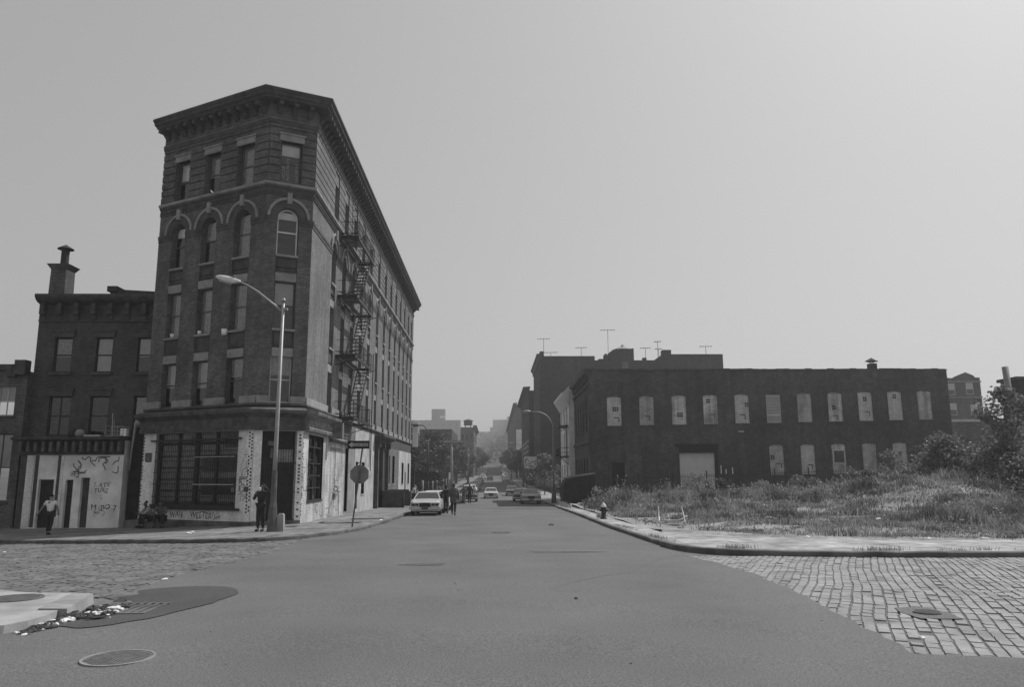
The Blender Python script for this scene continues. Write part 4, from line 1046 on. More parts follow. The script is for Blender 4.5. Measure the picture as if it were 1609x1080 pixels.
# ------------------------------------------------------------------ 6. tall tenements up the street
def block(name,label,x0,x1,y0,y1,zb,tops,mat,cat='building',wn=None,corn=None,wmat='black_paint'):
    root=empty(name,((x0+x1)/2,(y0+y1)/2,zb),label,cat)
    mb=MB()
    for a,b,z in tops:
        mb=MB(); mb.box(a,b,y0,y1,zb-2,z); mb.build('wall',M[mat],root)
    if wn:
        for (ax,ay,bx,by,sp,w,h,zs_) in wn:
            F=Fac((ax,ay),(bx,by)); n_=int(F.L/sp)
            for z in zs_:
                for i in range(n_):
                    a=(i+.5)*F.L/n_; mb=MB(); F.box(mb,a-w/2,a+w/2,z,z+h,.0,.03); wi=mb.build('window',M['frame_dark'],root)
                    mb=MB(); mb.quad(F.pt(a-w/2+.08,.035,z+.08),F.pt(a+w/2-.08,.035,z+.08),F.pt(a+w/2-.08,.035,z+h-.08),F.pt(a-w/2+.08,.035,z+h-.08)); mb.build('pane',M[wmat],wi)
                    mb=MB(); F.box(mb,a-w/2-.1,a+w/2+.1,z-.2,z,.0,.14); mb.build('sill',M['brownstone'],wi)
    if corn:
        for (ax,ay,bx,by,z,o) in corn:
            mb=MB(); sweep(mb,[(ax,ay),(bx,by)],[(-.02,z-1.4),(.15,z-1.4),(.25,z-1.1),(.2,z-.9),(o*.6,z-.5),(o,z-.3),(o,z),(-.3,z+.1)]); mb.build('cornice',M['cornice_paint'],root)
    return root
Tb=block('apartment_block','tall dark brick tenement with blank side wall and roof tower rising behind the warehouse',8.5,43,140,163,-.8,[(8.5,18.8,24.0),(18.8,31.6,23.2),(31.6,43,24.35)],'brick_tall',
   wn=[(8.5,163,8.5,140,3.2,1.1,2.1,(2.5,6.5,10.5,14.5,18.5))],corn=[(8.5,163.2,8.5,139.9,24.4,.6)])
mb=MB(); mb.box(8.5,9.2,140,141,24,24.9); mb.box(31.7,33.3,140.2,142,24,25.2); mb.box(27.9,28.6,140.2,141,23.2,23.7); mb.box(19.6,20.5,140.3,141.3,23.2,23.5); mb.build('chimney',M['brick_tall'],Tb)
mb=MB(); mb.hexa([(21.7,140.05,23.2),(26.2,140.05,23.2),(26.2,145,23.2),(21.7,145,23.2),(21.7,140.05,24.8),(26.2,140.05,25.5),(26.2,145,25.5),(21.7,145,24.8)])
mb.hexa([(21.7,140.05,24.8),(23.0,140.05,24.8),(23.0,145,24.8),(21.7,145,24.8),(21.71,140.06,24.81),(23.0,140.06,25.5),(23.0,145,25.5),(21.71,145,24.81)])
mb.build('stair_tower',M['brick_tall'],Tb)
mb=MB(); mb.box(24.0,25.2,140.0,140.05,23.2,25.0) if False else mb.box(23.9,25.1,139.96,140.045,21.6,22.9); mb.build('bricked_opening',M['brick_apartment'],Tb)
mb=MB(); mb.lathe((24.5,142.5,25.5),[(2.1,0),(1.9,.08),(.25,.75),(.25,1.0),(0,1.05)],10,False); mb.build('skylight',M['stone_trim'],Tb)
mb=MB(); mb.lathe((21.05,141.0,23.2),[(.5,0),(.5,.9),(.42,1.1),(.15,1.4),(0,1.45)],10,False); mb.build('roof_turbine',M['rust'],Tb)
B2=block('apartment_block','tall dark tenement with stepped cornice beyond the blank-walled one, right of the street',7.7,30,168,215,0,[(7.7,30,20.6)],'brick_tall',
   wn=[(7.7,215,7.7,168,3.6,1.1,2.1,(4,8,12,16))],corn=[(7.7,215,7.7,167.9,21.4,1.3)])
mb=MB()
for k in range(5): mb.box(7.3,7.68,168.2,200,4.6+k*1.1,5.3+k*1.1)
mb.build('shopfront_board',M['plaster_dull'],B2)
B3=block('apartment_block','pale sided brick row far up the right side of the street',8.4,30,290,480,3,[(8.4,30,28.5)],'brick_apartment',wn=[(8.4,480,8.4,290,14,3,3,(8,13,18,23))],corn=[(8.4,480,8.4,290,29.2,1.2)])
mb=MB(); mb.box(8.3,13.5,289.6,289.98,1,19); mb.build('painted_wall',M['plaster'],B3)
block('low_building','low flat roofed house between the tenements and the pale sided row',9,22,222,280,1,[(9,22,11)],'brick_apartment')
# left side of street, beyond the trees
B4=block('low_building','narrow brick house with a rooftop water tank, left of the far street',-11.5,-7.0,258,300,1,[(-11.5,-7.0,18)],'brick_apartment',wn=[(-11.5,258,-7,258,1.5,.8,1.6,(6,10,14)),(-7,258,-7,300,6,2,2,(6,10,14))],corn=[(-7,258,-7,300,18.6,1.0)])
mb=MB(); mb.lathe((-9.2,266,18.2),[(1.5,.9),(1.5,2.4),(2.0,2.5),(0,3.2)],12,False)
for a in (.8,2.4,3.9,5.5): mb.bar((-9.2+1.3*math.cos(a),266+1.3*math.sin(a),18),(-9.2+1.3*math.cos(a),266+1.3*math.sin(a),19.2),.25)
mb.build('water_tank',M['rust'],B4)
block('low_building','dark brick house showing above the roadside trees left of the street',-21,-12,215,250,0,[(-21,-12,14.8)],'brick_tall')
# hazy slabs far off
for (x0,x1,y,zb,tops,lab,zl_,sp) in ((-80,-31,690,12,[(-80,-31,51)],'broad flat slab block with a rooftop bulkhead, far away beyond the trees on the left',range(22,49,4),5.5),
                      (-19,4,880,20,[(-19,-5,51),(-5,4,56)],'far hazy apartment slab rising in two steps over the street end',range(30,49,4),4.5),
                      (-2,60,940,22,[(-2,17,69),(17,60,67)],'highest hazy apartment tower over the end of the street',range(40,64,4),5.5)):
    b=block('tower_block',lab,x0,x1,y,y+18,zb,tops,'tower_wall',wn=None)
    F=Fac((x0,y),(x1,y)); n_=int(F.L/sp)
    for z in zl_:
        for i in range(n_):
            a=(i+.5)*F.L/n_
            if F.P.x+a>x1 : continue
            mb=MB(); F.box(mb,a-.9,a+.9,z,z+1.7,.0,.05); mb.build('window',M['tower_window'],b)
    if x0==-80: mb=MB(); mb.box(-57,-45,y,y+12,51,61); mb.build('bulkhead',M['tower_wall'],b); mb=MB(); mb.box(-49.5,-45,y-.4,y-.02,52.8,54.8); mb.build('bulkhead_panel',M['white_enamel'],b)
    if x0==-2: mb=MB(); mb.box(16,20,y,y+8,67,73); mb.build('bulkhead',M['tower_wall'],b)
# ------------------------------------------------------------------ 7. right edge buildings
Ap=empty('apartment_house',(68,118,1),'brick apartment house with gabled parapet seen past the warehouse corner','building')
FA=Fac((60,112),(73.3,112))
mb=MB(); mb.add([FA.pt(0,0,-2),FA.pt(13.3,0,-2),FA.pt(13.3,0,16.3),FA.pt(12.6,0,16.3),FA.pt(12.4,0,16.6),FA.pt(11.2,0,17.1),FA.pt(9.6,0,16.5),FA.pt(9,0,16.2),FA.pt(7.7,0,16.3),FA.pt(7.7,0,17.1),FA.pt(5.5,0,17.1),FA.pt(0,0,17.1)],[tuple(range(12))])
mb.quad((73.3,112,-2),(73.3,126,-2),(73.3,126,16.3),(73.3,112,16.3)); mb.quad((60,112.02,16),(73.3,112.02,16),(73.3,126,16),(60,126,16)); mb.build('wall',M['brick_apartment'],Ap)
mb=MB(); FA.box(mb,0,13.4,15.55,15.75,0,.15); FA.box(mb,0,13.4,13.2,13.35,0,.1); mb.build('string_course',M['stone_trim'],Ap)
for a,z in ((8.2,13.6),(11.0,13.7),(8.2,10.6),(11.4,10.4),(5,13.6),(5,10.6)):
    mb=MB(); FA.box(mb,a,a+1.1,z,z+1.8,0,.05); w=mb.build('window',M['blind' if a>8 else 'frame_dark'],Ap); mb=MB(); FA.box(mb,a+.1,a+1.0,z+.1,z+.8,.05,.06); mb.build('pane',M['car_glass'],w)
Lw=empty('boundary_wall',(52,79,1),'long low brick wall with white coping right of the warehouse','wall')
mb=MB(); mb.box(42.75,75,78,78.4,-1,7.35); mb.build('wall',M['brick_low'],Lw); mb=MB(); mb.box(42.75,75,77.9,78.5,7.35,7.6); mb.build('coping',M['frame_white'],Lw)
Sh=empty('side_building',(50,66,1),'tall narrow building cut by the right edge of the view','building')
mb=MB(); mb.box(42.7,60,60.5,62.6,0,9.6); mb.build('wall',M['brick_tall'],Sh); mb=MB(); mb.box(42.5,60,60.3,62.8,9.6,9.85); mb.build('coping',M['brownstone'],Sh)
mb=MB(); mb.box(43.2,43.4,60.42,60.5,5.5,8.8); mb.build('downpipe',M['stone_trim'],Sh)
mb=MB(); mb.tube([(41.9,60,.5),(41.45,60,10.6)],.24,12); mb.build('chimney_pipe',M['sign_back'],Sh)
# roof antennas
def antenna(x,y,z,h,w,lab,k=3):
    r=empty('tv_antenna',(x,y,z),lab,'antenna','television antennas on the far roof')
    mb=MB(); mb.bar((x,y,z),(x,y,z+h),.07); mb.build('mast',M['iron'],r)
    mb=MB(); mb.bar((x-w/2,y,z+h),(x+w/2,y,z+h+.1),.06)
    for i in range(k+2): q=x-w/2+w*i/(k+1); mb.bar((q,y-.5,z+h+.04),(q,y+.5,z+h+.04),.05); mb.bar((q,y,z+h-.12),(q,y,z+h+.2),.04)
    mb.build('aerial',M['iron'],r)
for a in ((9.3,141,24,3.4,2.2,'television antenna standing at the street corner of the tall dark roof'),(10.8,143,24,1.1,2.4,'low wide television antenna beside the corner chimney of the tall roof'),
          (16.4,141,24,1.7,2.0,'television antenna near the right end of the first roof section'),(21.6,141.5,23.2,6.0,2.6,'tallest television antenna, beside the stair tower'),
          (28.8,142,23.2,2.6,1.8,'television antenna over the small chimney right of the stair tower'),(31.4,143,23.2,4.0,1.2,'high television antenna just left of the big square chimney'),(32.0,145,23.2,2.9,1.3,'lower television antenna behind the big square chimney'),
          (40.4,142,24.3,1.8,2.2,'television antenna on the far right section of the tall roof')): antenna(*a)

# ------------------------------------------------------------------ trees and bushes
def leaves(mb,c,rad,n,s,rnd,zs=.8,flat=0):
    for _ in range(n):
        d=Vector((rnd.gauss(0,1),rnd.gauss(0,1),rnd.gauss(0,1))).normalized()*(rnd.random()**.45)
        p=Vector(c)+Vector((d.x*rad,d.y*rad,d.z*rad*zs))
        u=Vector((rnd.uniform(-1,1),rnd.uniform(-1,1),rnd.uniform(-.6,.6))).normalized()*s*rnd.uniform(.6,1.3)
        w=u.cross(Vector((rnd.uniform(-1,1),rnd.uniform(-1,1),rnd.uniform(-1,1)))).normalized()*u.length*.6
        b=u.normalized()*0
        mb.quad(p-u,p-w,p+u,p+w)
def tree(name,x,y,z,h,rad,label,cat='tree',group=None,ncl=22,nl=90,s=.22,mat='leaf_dark',trunk=.35,low=.25,seed=0,zsq=1.0):
    rnd=random.Random(seed*31+7); r=empty(name,(x,y,z),label,cat,group)
    mb=MB(); th=h*.55; mb.tube([(x,y,z-.3),(x+rnd.uniform(-.2,.2),y,z+th*.5),(x+rnd.uniform(-.4,.4),y,z+th)],[trunk,trunk*.75,trunk*.45],8)
    cl=MB()
    for i in range(ncl):
        t=rnd.uniform(low,1); a=rnd.uniform(0,6.28); prof=math.sin(math.pi*min(max((t-low)/(1-low),.08),.95)**.8)
        rr=rad*prof*rnd.uniform(.35,1.0)
        c=(x+math.cos(a)*rr,y+math.sin(a)*rr,z+h*t*.93*zsq)
        mb.tube([(x,y,z+min(th,h*t*.5)),((x+c[0])/2,(y+c[1])/2,(z+h*t*.45+c[2])/2),c],[trunk*.3,trunk*.2,.03],5)
        leaves(cl,c,rad*rnd.uniform(.24,.42),nl,s,rnd,.75)
    mb.build('trunk',M['bark'],r); cl.build('crown',M[mat],r); return r
TL=['broad leafy tree next to the far end of the corner building','tallest tree of the roadside row left of the street','round dark tree behind the wooden pole','bushy tree beyond the pole in the roadside row','small pale tree at the kerb left of the street','dark tree closing the roadside row']
for i,(x,y,h,rad) in enumerate(((-13.5,100,9.2,4.2),(-15,122,11.6,5.0),(-11.5,140,11.0,4.6),(-10.5,165,11.8,4.6),(-9.6,108,5.0,2.2),(-9.5,190,10.5,4.2),(-19,112,10.5,4.8))):
    tree('street_tree',x,y,zr(x,y),h,rad,(TL+['tree standing behind the others near the corner building'])[i],group='trees left of the street',seed=i+1,ncl=42,nl=150,s=.3)
for i in range(12):
    sd_=-1 if i%2 else 1; y=330+(i//2)*38+8*(i%2); x=sd_*(7.4+.6*(i%3)); tree('street_tree',x,y,zr(x,y),9+(i%3),4.2,'distant hazy street tree in the row on the %s pavement up the hill'%('left' if sd_<0 else 'right'),group='distant trees lining the hill street',seed=70+i,ncl=20,nl=60,s=.6)
for i,(x,y,h,rad) in enumerate(((7.2,250,9,3.4),(-7.5,330,11,4),(-8.5,235,8,3.2))):
    tree('street_tree',x,y,zr(x,y),h,rad,('far tree on the right pavement','far tree on the left of the climbing street','dark round tree beside the far houses on the left')[i],seed=i+40,ncl=26,nl=80,s=.42)
tree('street_tree',7.3,112,zr(7,112),6.4,2.6,'slender light leaved tree on the pavement before the blank tall wall',seed=60,ncl=16,nl=60,s=.2,mat='leaf',trunk=.1)
tree('street_tree',8.6,100,zr(7,100),4.2,2.2,'low spreading tree at the foot of the white house',seed=61,ncl=12,nl=60,s=.2,mat='leaf',trunk=.1)
# woods on the far hill
rnd=random.Random(77); mb=MB()
for _ in range(900):
    x=rnd.uniform(-170,170); y=rnd.uniform(575,900)
    if abs(x)<8 and y<592: continue
    leaves(mb,(x,y,zr(x,y)+rnd.uniform(3,12)),rnd.uniform(5,8),34,1.3,rnd)
mb.build('hill_woods',M['leaf_dark'],kind='stuff',label='wooded hillside fading into the haze at the end of the street',cat='woods')
# right side shrubs
for i,(x,y,h,rad,n_,nl,s,mt,lab,cat) in enumerate((
    (31.6,53,4.3,2.9,40,150,.12,'leaf','large rounded leafy bush at the right end of the warehouse','bush'),
    (34.6,51,5.0,3.0,44,150,.12,'leaf','dark tall bush at the right edge of the lot','bush'),
    (34.4,57,5.4,3.2,34,130,.13,'leaf_dark','dark bush tucked behind the two large ones against the low wall','bush'),
    (28.4,54,3.3,2.2,26,130,.10,'leaf','rounded bush on the back of the grassy mound','bush'),
    (26.3,56,2.2,1.7,20,120,.10,'leaf','low bush left of the rounded one on the mound','bush'),
    (23.2,57,1.8,1.5,16,110,.10,'leaf','small bush on the left shoulder of the mound','bush'),
    (20.6,58.5,1.2,1.5,16,110,.09,'weed','scrubby weed bush under the lower windows','bush'),
    (24.6,50,.8,1.2,12,110,.09,'leaf_dark','dark low bush in the hollow of the mound','bush'),
    (15.4,58,2.3,1.4,14,100,.08,'weed','light weed bush before the left jamb of the roller door','bush'),
    (17.6,60,1.5,1.5,12,90,.09,'leaf_dark','dark low bush at the foot of the roller door','bush'),
    (8.3,57,1.6,1.4,10,80,.09,'weed','weed clump by the dark shed at the pavement','bush'),
    (32.5,46,2.6,2.4,26,130,.11,'leaf_dark','shaded bush in front of the large right hand bushes','bush'))):
    z=lotz(min(x,59),y)-.2
    tree('bush',x,y,z,h,rad,lab,cat,'bushes in the vacant lot',ncl=n_,nl=nl,s=s,mat=mt,trunk=.08,low=.06,seed=100+i)
z=lotz(34,49); tree('ailanthus_tree',33.9,49.5,z,7.6,2.2,'feathery young tree rising over the bushes at the right edge','tree',ncl=22,nl=60,s=.16,mat='leaf',trunk=.1,low=.4,seed=140)
mb=MB(); rnd=random.Random(15)
for _ in range(60): yy_=rnd.uniform(42,56); leaves(mb,(yy_*.69+rnd.uniform(0,2.5),yy_,rnd.uniform(1,4.4)),1.2,90,.11,rnd)
mb.build('vine_thicket',M['leaf'],kind='stuff',label='leafy thicket filling the right edge of the lot',cat='thicket')

# ------------------------------------------------------------------ lot fence
Fe=empty('iron_fence',(17,65,1),'rusty iron picket fence in front of the warehouse','fence')
FN=Fac((9.2,64.5),(30,64.5))
def lz(a): return lotz(9.2+a,64.5)
mb=MB(); pb=MB(); a=0;i=0
while a<FN.L-2.9:
    z=lz(a); z2=lz(a+2.9)
    z=z2=.35+.02*i*2.9*.3+.0; z=.35+.03*a;z2=.35+.03*(a+2.9)
    for zz in (.35,1.35): mb.bar(FN.pt(a,0,z+zz),FN.pt(a+2.9,0,z2+zz),.035)
    k=.12
    while k<2.85: mb.bar(FN.pt(a+k,0,z+(z2-z)*k/2.9+.1),FN.pt(a+k,0,z+(z2-z)*k/2.9+1.55),.022); k+=.145
    q=MB(); q.bar(FN.pt(a,0,z-.6),FN.pt(a,0,z+1.8),.08); q.build('post',M['iron'],Fe)
    a+=2.9;i+=1
mb.build('pickets',M['iron'],Fe)
for x,y,h in ((9.6,60,1.0),(12.4,61,.8)):
    mb=MB(); z=lotz(x,y); mb.bar((x,y,z-.3),(x+.05,y,z+h),.13); mb.build('wooden_stake',M['bark'],None,('pale wooden stake standing in the grass near the pavement' if x<10 else 'shorter wooden stake in the grass before the warehouse door'),'stake')

# ------------------------------------------------------------------ street furniture
def zsd(x,y): return zr(x,y)+.13
def cobra(mb,tip,d):
    # luminaire along unit direction d ending at tip
    pass
x,y=-8.35,29.4; z=zsd(x,y)
L=empty('street_lamp',(x,y,z),'near street lamp with long curved arm, standing at the left corner','street lamp','street lamps')
mb=MB(); mb.tube([(x,y,z+2.2),(x,y,z+3),(x+.02,y,z+8.85)],[.085,.08,.058],8); mb.tube([(x+.02,y,z+8.85),(x+.02,y,z+8.98)],[.10,.06],10); mb.build('pole',M['lamp_paint'],L)
mb=MB(); mb.tube([(x,y,z),(x,y,z+.06),(x,y,z+.85),(x,y,z+1.1),(x,y,z+2.25)],[.22,.19,.15,.115,.10],8,True,False); mb.build('pole_base',M['lamp_dark'],L)
arm=[(x,y,z+8.45),(x-.5,y-.05,z+8.85),(x-1.0,y-.1,z+9.25),(x-1.45,y-.15,z+9.52),(x-1.75,y-.18,z+9.63)]
mb=MB(); mb.tube(arm,[.05,.045,.04,.035,.035],8); mb.bar((x,y,z+8.55),(x+.2,y,z+8.55),.1); mb.build('arm',M['lamp_paint'],L)
mb=MB()
pts=[];rs=[]
for k in range(9):
    t=k/8; pts.append((x-1.65-.95*t,y-.18-.05*t,z+9.62+.20*t-.02*math.sin(t*3))); rs.append((.045,.075,.10,.12,.128,.128,.115,.09,.04)[k])
mb.tube(pts,rs,12); lu=mb.build('lamp_head',M['white_enamel'],L)
mb=MB(); mb.tube([(x-2.0,y-.2,z+9.60),(x-2.45,y-.22,z+9.70)],[.09,.09],10); mb.build('lens',M['headlamp'],lu)
mb=MB(); mb.lathe((x-1.9,y-.2,z+9.77),[(.05,0),(.05,.1),(0,.12)],8); mb.build('photocell',M['lamp_dark'],lu)
mb=MB(); mb.hexa([(x+.16,y-.05,z-.05),(x+.44,y-.05,z-.05),(x+.44,y+.2,z-.05),(x+.16,y+.2,z-.05),(x+.18,y-.03,z+.58),(x+.41,y-.03,z+.6),(x+.41,y+.18,z+.6),(x+.18,y+.18,z+.58)]); mb.hexa([(x+.18,y-.03,z+.58),(x+.41,y-.03,z+.6),(x+.41,y+.18,z+.6),(x+.18,y+.18,z+.58),(x+.23,y+.0,z+.66),(x+.37,y+.0,z+.66),(x+.37,y+.15,z+.66),(x+.23,y+.15,z+.66)]); mb.build('stone_post',M['stone_trim'],None,'short square pale stone post touching the near lamp base on its right','stone post')
def lamp2(x,y,h,reach,label,side=-1,mat='lamp_paint',rad=.1):
    z=zsd(x,y); L=empty('street_lamp',(x,y,z),label,'street lamp','street lamps')
    mb=MB(); mb.tube([(x,y,z),(x,y,z+h)],[rad,rad*.7],8); mb.build('pole',M[mat if mat!='lamp_paint' else 'sign_back'],L)
    mb=MB(); mb.tube([(x,y,z),(x,y,z+1.1)],[.26,.2],8); mb.build('pole_base',M['lamp_dark'],L)
    mb=MB(); P=[]
    for k in range(8): t=k/7*math.pi/2; P.append((x+side*reach*.75*(1-math.cos(t)),y,z+h+1.6*math.sin(t)))
    P.append((x+side*reach,y,z+h+1.62)); mb.tube(P,.05,6); mb.build('arm',M[mat],L)
    mb=MB(); e=P[-1]; mb.tube([e,(e[0]+side*.2,y,e[2]),(e[0]+side*.6,y,e[2]-.03),(e[0]+side*.8,y,e[2]-.02)],[.07,.16,.17,.06],8); mb.build('lamp_head',M['lamp_dark' if mat=='iron' else mat],L)
lamp2(5.55,72,6.9,2.1,'street lamp with bent arm over the road, right pavement')
lamp2(6.0,160,7.4,2.2,'far street lamp on the right, beside the pale wall strip')
lamp2(-7.3,84.5,6.6,1.0,'dark hook-armed lamp just past the corner building',-1,'iron')
lamp2(5.6,250,7.4,2.2,'smallest street lamp far up the right side')
# sign post
x,y=-5.95,32.6; z=zsd(x,y); SP=empty('sign_post',(x,y,z),'leaning steel post carrying a one way sign and the back of a stop sign','sign')
top=Vector((x+.36,y,z+3.42)); mb=MB(); mb.bar((x,y,z-.1),top,.075,.06); mb.build('post',M['lamp_dark'],SP)
ux=Vector((math.cos(R(-6)),math.sin(R(-6)),0)); 
def local(px,pz,po): # along leaning post
    c=Vector((x,y,z))+(top-Vector((x,y,z)))*(pz/3.42); return c+ux*px+Vector((0,-1,0))*po
FO=Fac((x,y),(x+1,y-.05))
mb=MB(); cz=z+2.17; cxx=x+.24
ring=[(cxx+.42*math.cos(R(22.5+45*k)),cz+.42*math.sin(R(22.5+45*k))) for k in range(8)]
mb.add([(a,y+.06,b) for a,b in ring]+[(a,y+.066,b) for a,b in ring],[tuple(range(7,-1,-1)),tuple(range(8,16))]+[(k,(k+1)%8,8+(k+1)%8,8+k) for k in range(8)])
so_=mb.build('stop_sign',M['sign_back'],SP); so_['label']='octagonal stop sign seen from its bare grey back'
mb=MB(); mb.box(x+.34-.62,x+.34+.32,y-.065,y-.055,z+3.24,z+3.58); ow=mb.build('one_way_sign',M['sign_black'],SP)
FZ=Fac((x-.28,y-.065),(x+.66,y-.065))
mb=MB(); h0=z+3.24
mb.add([FZ.pt(a,.004,h0+b) for a,b in ((.05,.17),(.20,.29),(.20,.235),(.88,.235),(.88,.105),(.20,.105),(.20,.05))],[(6,5,4,3,2,1,0)]); mb.build('arrow',M['sign_white'],ow)
text(FZ,ow,'ONE WAY',.27,h0+.118,.14,'sign_black',o=.008)
mb=MB(); mb.box(x+.15,x+.21,y+.04,y+.07,z+2.62,z+2.68); mb.build('bracket',M['lamp_dark'],SP)
# hydrant
x,y=5.45,38.6; z=zsd(x,y); Hy=empty('fire_hydrant',(x,y,z),'dark fire hydrant with pale domed cap at the right kerb','hydrant')
mb=MB(); mb.lathe((x,y,z),[(.17,0),(.17,.05),(.12,.07),(.115,.5),(.14,.52),(.14,.58)],14); mb.build('barrel',M['rust'],Hy)
mb=MB(); mb.lathe((x,y,z+.58),[(.15,0),(.14,.07),(.09,.15),(.03,.19),(.03,.24),(0,.24)],14); mb.build('bonnet',M['white_enamel'],Hy)
for s_ in (-1,1):
    mb=MB(); mb.tube([(x+s_*.1,y,z+.42),(x+s_*.2,y,z+.42)],.055,10); mb.build('nozzle_cap',M['rust'],Hy)
mb=MB(); mb.tube([(x,y-.1,z+.36),(x,y-.2,z+.36)],.075,10); mb.build('nozzle_cap',M['rust'],Hy)
# broken bench frame
x,y=7.25,31.6; z=zr(x,y)+.14; Be=empty('broken_bench',(x,y,z),'overturned broken metal bench frame at the edge of the grass','bench')
mb=MB()
for s_ in (-1,1):
    bx=x+s_*.52
    mb=MB(); mb.tube([(bx,y-.2,z),(bx-.02,y-.17,z+.22),(bx+.0,y-.02,z+.3),(bx+.02,y+.1,z+.36),(bx+(.03 if s_<0 else -.06),y+.2,z+.8)],.022,7)
    mb.tube([(bx,y-.02,z+.3),(bx+s_*.06,y+.15,z+.15),(bx+s_*.04,y+.25,z)],.02,7)
    if s_>0: mb.tube([(bx-.1,y-.1,z+.24),(bx-.02,y-.05,z+.36),(bx+.12,y,z+.42),(bx+.1,y+.1,z+.1)],.018,6)
    mb.build('end_frame',M['white_enamel'],Be)
for k,(yo,zo) in enumerate(((-.16,.26),(-.04,.24),(.08,.22),(-.18,.12))):
    mb=MB(); mb.tube([(x-.5,y+yo,z+zo),(x-.2,y+yo,z+zo-.03),(x+.25,y+yo,z+zo-.02),(x+.5,y+yo,z+zo+.09)],.022,6); mb.build('slat',M['blind'],Be)
# shed by warehouse corner
Sd=empty('shed',(7.7,69,-.5),'dark shed with a pale roof edge on the pavement by the warehouse corner','shed')
mb=MB(); mb.add([(5.95,66.5,-.8),(8.7,66.5,-.8),(8.7,66.5,2.15),(6.6,66.5,1.95),(6.15,66.5,1.6),(5.95,66.5,1.1),(5.95,69.5,-.8),(8.7,69.5,-.8),(8.7,69.5,2.15),(6.6,69.5,1.95),(6.15,69.5,1.6),(5.95,69.5,1.1)],
 [(0,1,2,3,4,5),(11,10,9,8,7,6),(0,5,11,6),(5,4,10,11),(4,3,9,10),(3,2,8,9),(1,7,8,2)]); mb.build('body',M['shed_dark'],Sd)
mb=MB(); mb.hexa([(6.2,66.4,1.78),(8.75,66.4,2.17),(8.75,69.6,2.17),(6.2,69.6,1.78),(6.2,66.4,1.86),(8.75,66.4,2.25),(8.75,69.6,2.25),(6.2,69.6,1.86)]); mb.build('roof_edge',M['plaster_dull'],Sd)
mb=MB(); 
for k in range(12): mb.box(6.1+k*.22,6.15+k*.22,66.44,66.5,-.8,1.5)
mb.build('batten',M['shed_dark'],Sd)
# shop awning + sign up the street
Aw=empty('shop_awning',(8,155,0),'dark awning under a pale lettered shop board, far right pavement','awning')
mb=MB(); mb.hexa([(6.2,150,2.0),(8.3,150,2.0),(8.3,158,2.0),(6.2,158,2.0),(6.2,150,2.3),(8.3,150,3.4),(8.3,158,3.4),(6.2,158,2.3)]); mb.bar((6.3,150.1,-.6),(6.3,150.1,2.2),.2); mb.build('canopy',M['shed_dark'],Aw)
mb=MB(); mb.box(5.9,8.3,150.5,150.8,3.3,5.6); bb=mb.build('sign_board',M['blind_pale'],Aw); scribble(Fac((5.9,150.5),(8.3,150.5)),bb,.2,2.2,3.6,5.2,12,'graffiti',seed=22,o=.01,w=.09)
# utility poles
for (x,y,h,lab,lw) in ((-6.6,118,7.9,'wooden pole with a pale crosspiece standing left of the street',2.6),(-5.9,172,9.0,'thinner pole with several crossarms farther up the left side',2.4)):
    z=zsd(x,y); U=empty('utility_pole',(x,y,z),lab,'pole','poles left of the street')
    mb=MB(); mb.tube([(x,y,z),(x,y,z+h)],[.27,.2],8); mb.build('pole',M['plaster_dull'],U)
    mb=MB(); mb.box(x-lw/2,x+lw/2+.3,y-.2,y+.2,z+h-.1,z+h+.14); 
    if y>150: mb.box(x-1.2,x+1.2,y-.1,y+.1,z+h-1.3,z+h-1.15)
    mb.build('crosspiece',M['stone_trim'],U)
    mb=MB(); mb.box(x-.4,x-.12,y-.2,y+.1,z+2.2,z+3.2); mb.build('junction_box',M['plaster'],U)
mb=MB(); x,y=-8.0,85; mb.box(x-1.1,x-.5,y-.06,y+.06,5.2,8.0); ms=mb.build('hanging_sign',M['blind_pale'],None,'tall narrow pale sign hanging past the far corner of the tenement','sign')
# chain fence behind trees, left
CF=empty('chain_fence',(-8.8,100,-1),'wire fence with pale posts along the left pavement beyond the tenement','fence')
for i in range(9):
    y=86+i*7; q=MB(); z=zsd(-8,y); q.tube([(-8.0,y,z),(-8.0,y,z+2.2)],.08 if i else .11,6); q.build('post',M['stone_trim'],CF)
mb=MB()
for zz in (.2,1.0,2.0): mb.tube([(-8,86+i*7,zsd(-8,86+i*7)+zz) for i in range(9)],.02,4)
k=86
while k<142: mb.bar((-8,k,zsd(-8,k)+.1),(-8,k,zsd(-8,k)+2.0),.02); k+=.5
mb.build('mesh',M['iron'],CF)
mb=MB(); mb.box(-30,-8.7,84,84.3,-1.5,3.0); mb.build('board_fence',M['shed_dark'],None,'dark board fence in shadow beside the far end of the tenement','fence')

# ------------------------------------------------------------------ ground ironwork, island, litter
IS=smooth_path([(-16,16.5),(-12,15.2),(-9.6,13.6),(-8.6,13.1),(-7.8,12.6),(-7.1,12.15),(-6.2,12.1),(-5.95,11.6),(-5.75,10.7),(-5.6,9.9),(-5.8,9.3),(-7.2,8.2),(-10,6.2),(-14,3.5)],1)
mb=MB(); mb.add([(x,y,zr(x,y)+.11) for x,y in IS],[tuple(range(len(IS)-1,-1,-1))])
n_=len(IS); mb.add([(x,y,zr(x,y)+.11) for x,y in IS]+[(x,y,zr(x,y)-.1) for x,y in IS],[(i,i+1,n_+i+1,n_+i) for i in range(n_-1)])
mb.build('corner_pavement',M['island_concrete'],kind='structure')
mb=MB(); # heavy kerb block over the catch basin
mb.hexa([(-5.95,10.5,.25),(-5.58,10.5,.25),(-5.98,11.95,.25),(-6.3,11.95,.25),(-5.97,10.5,.445),(-5.60,10.5,.44),(-6.0,11.93,.425),(-6.32,11.95,.43)])
mb.build('catch_basin_stone',M['stone_trim'],None,'long stone lintel of the catch basin at the near left corner','drain')
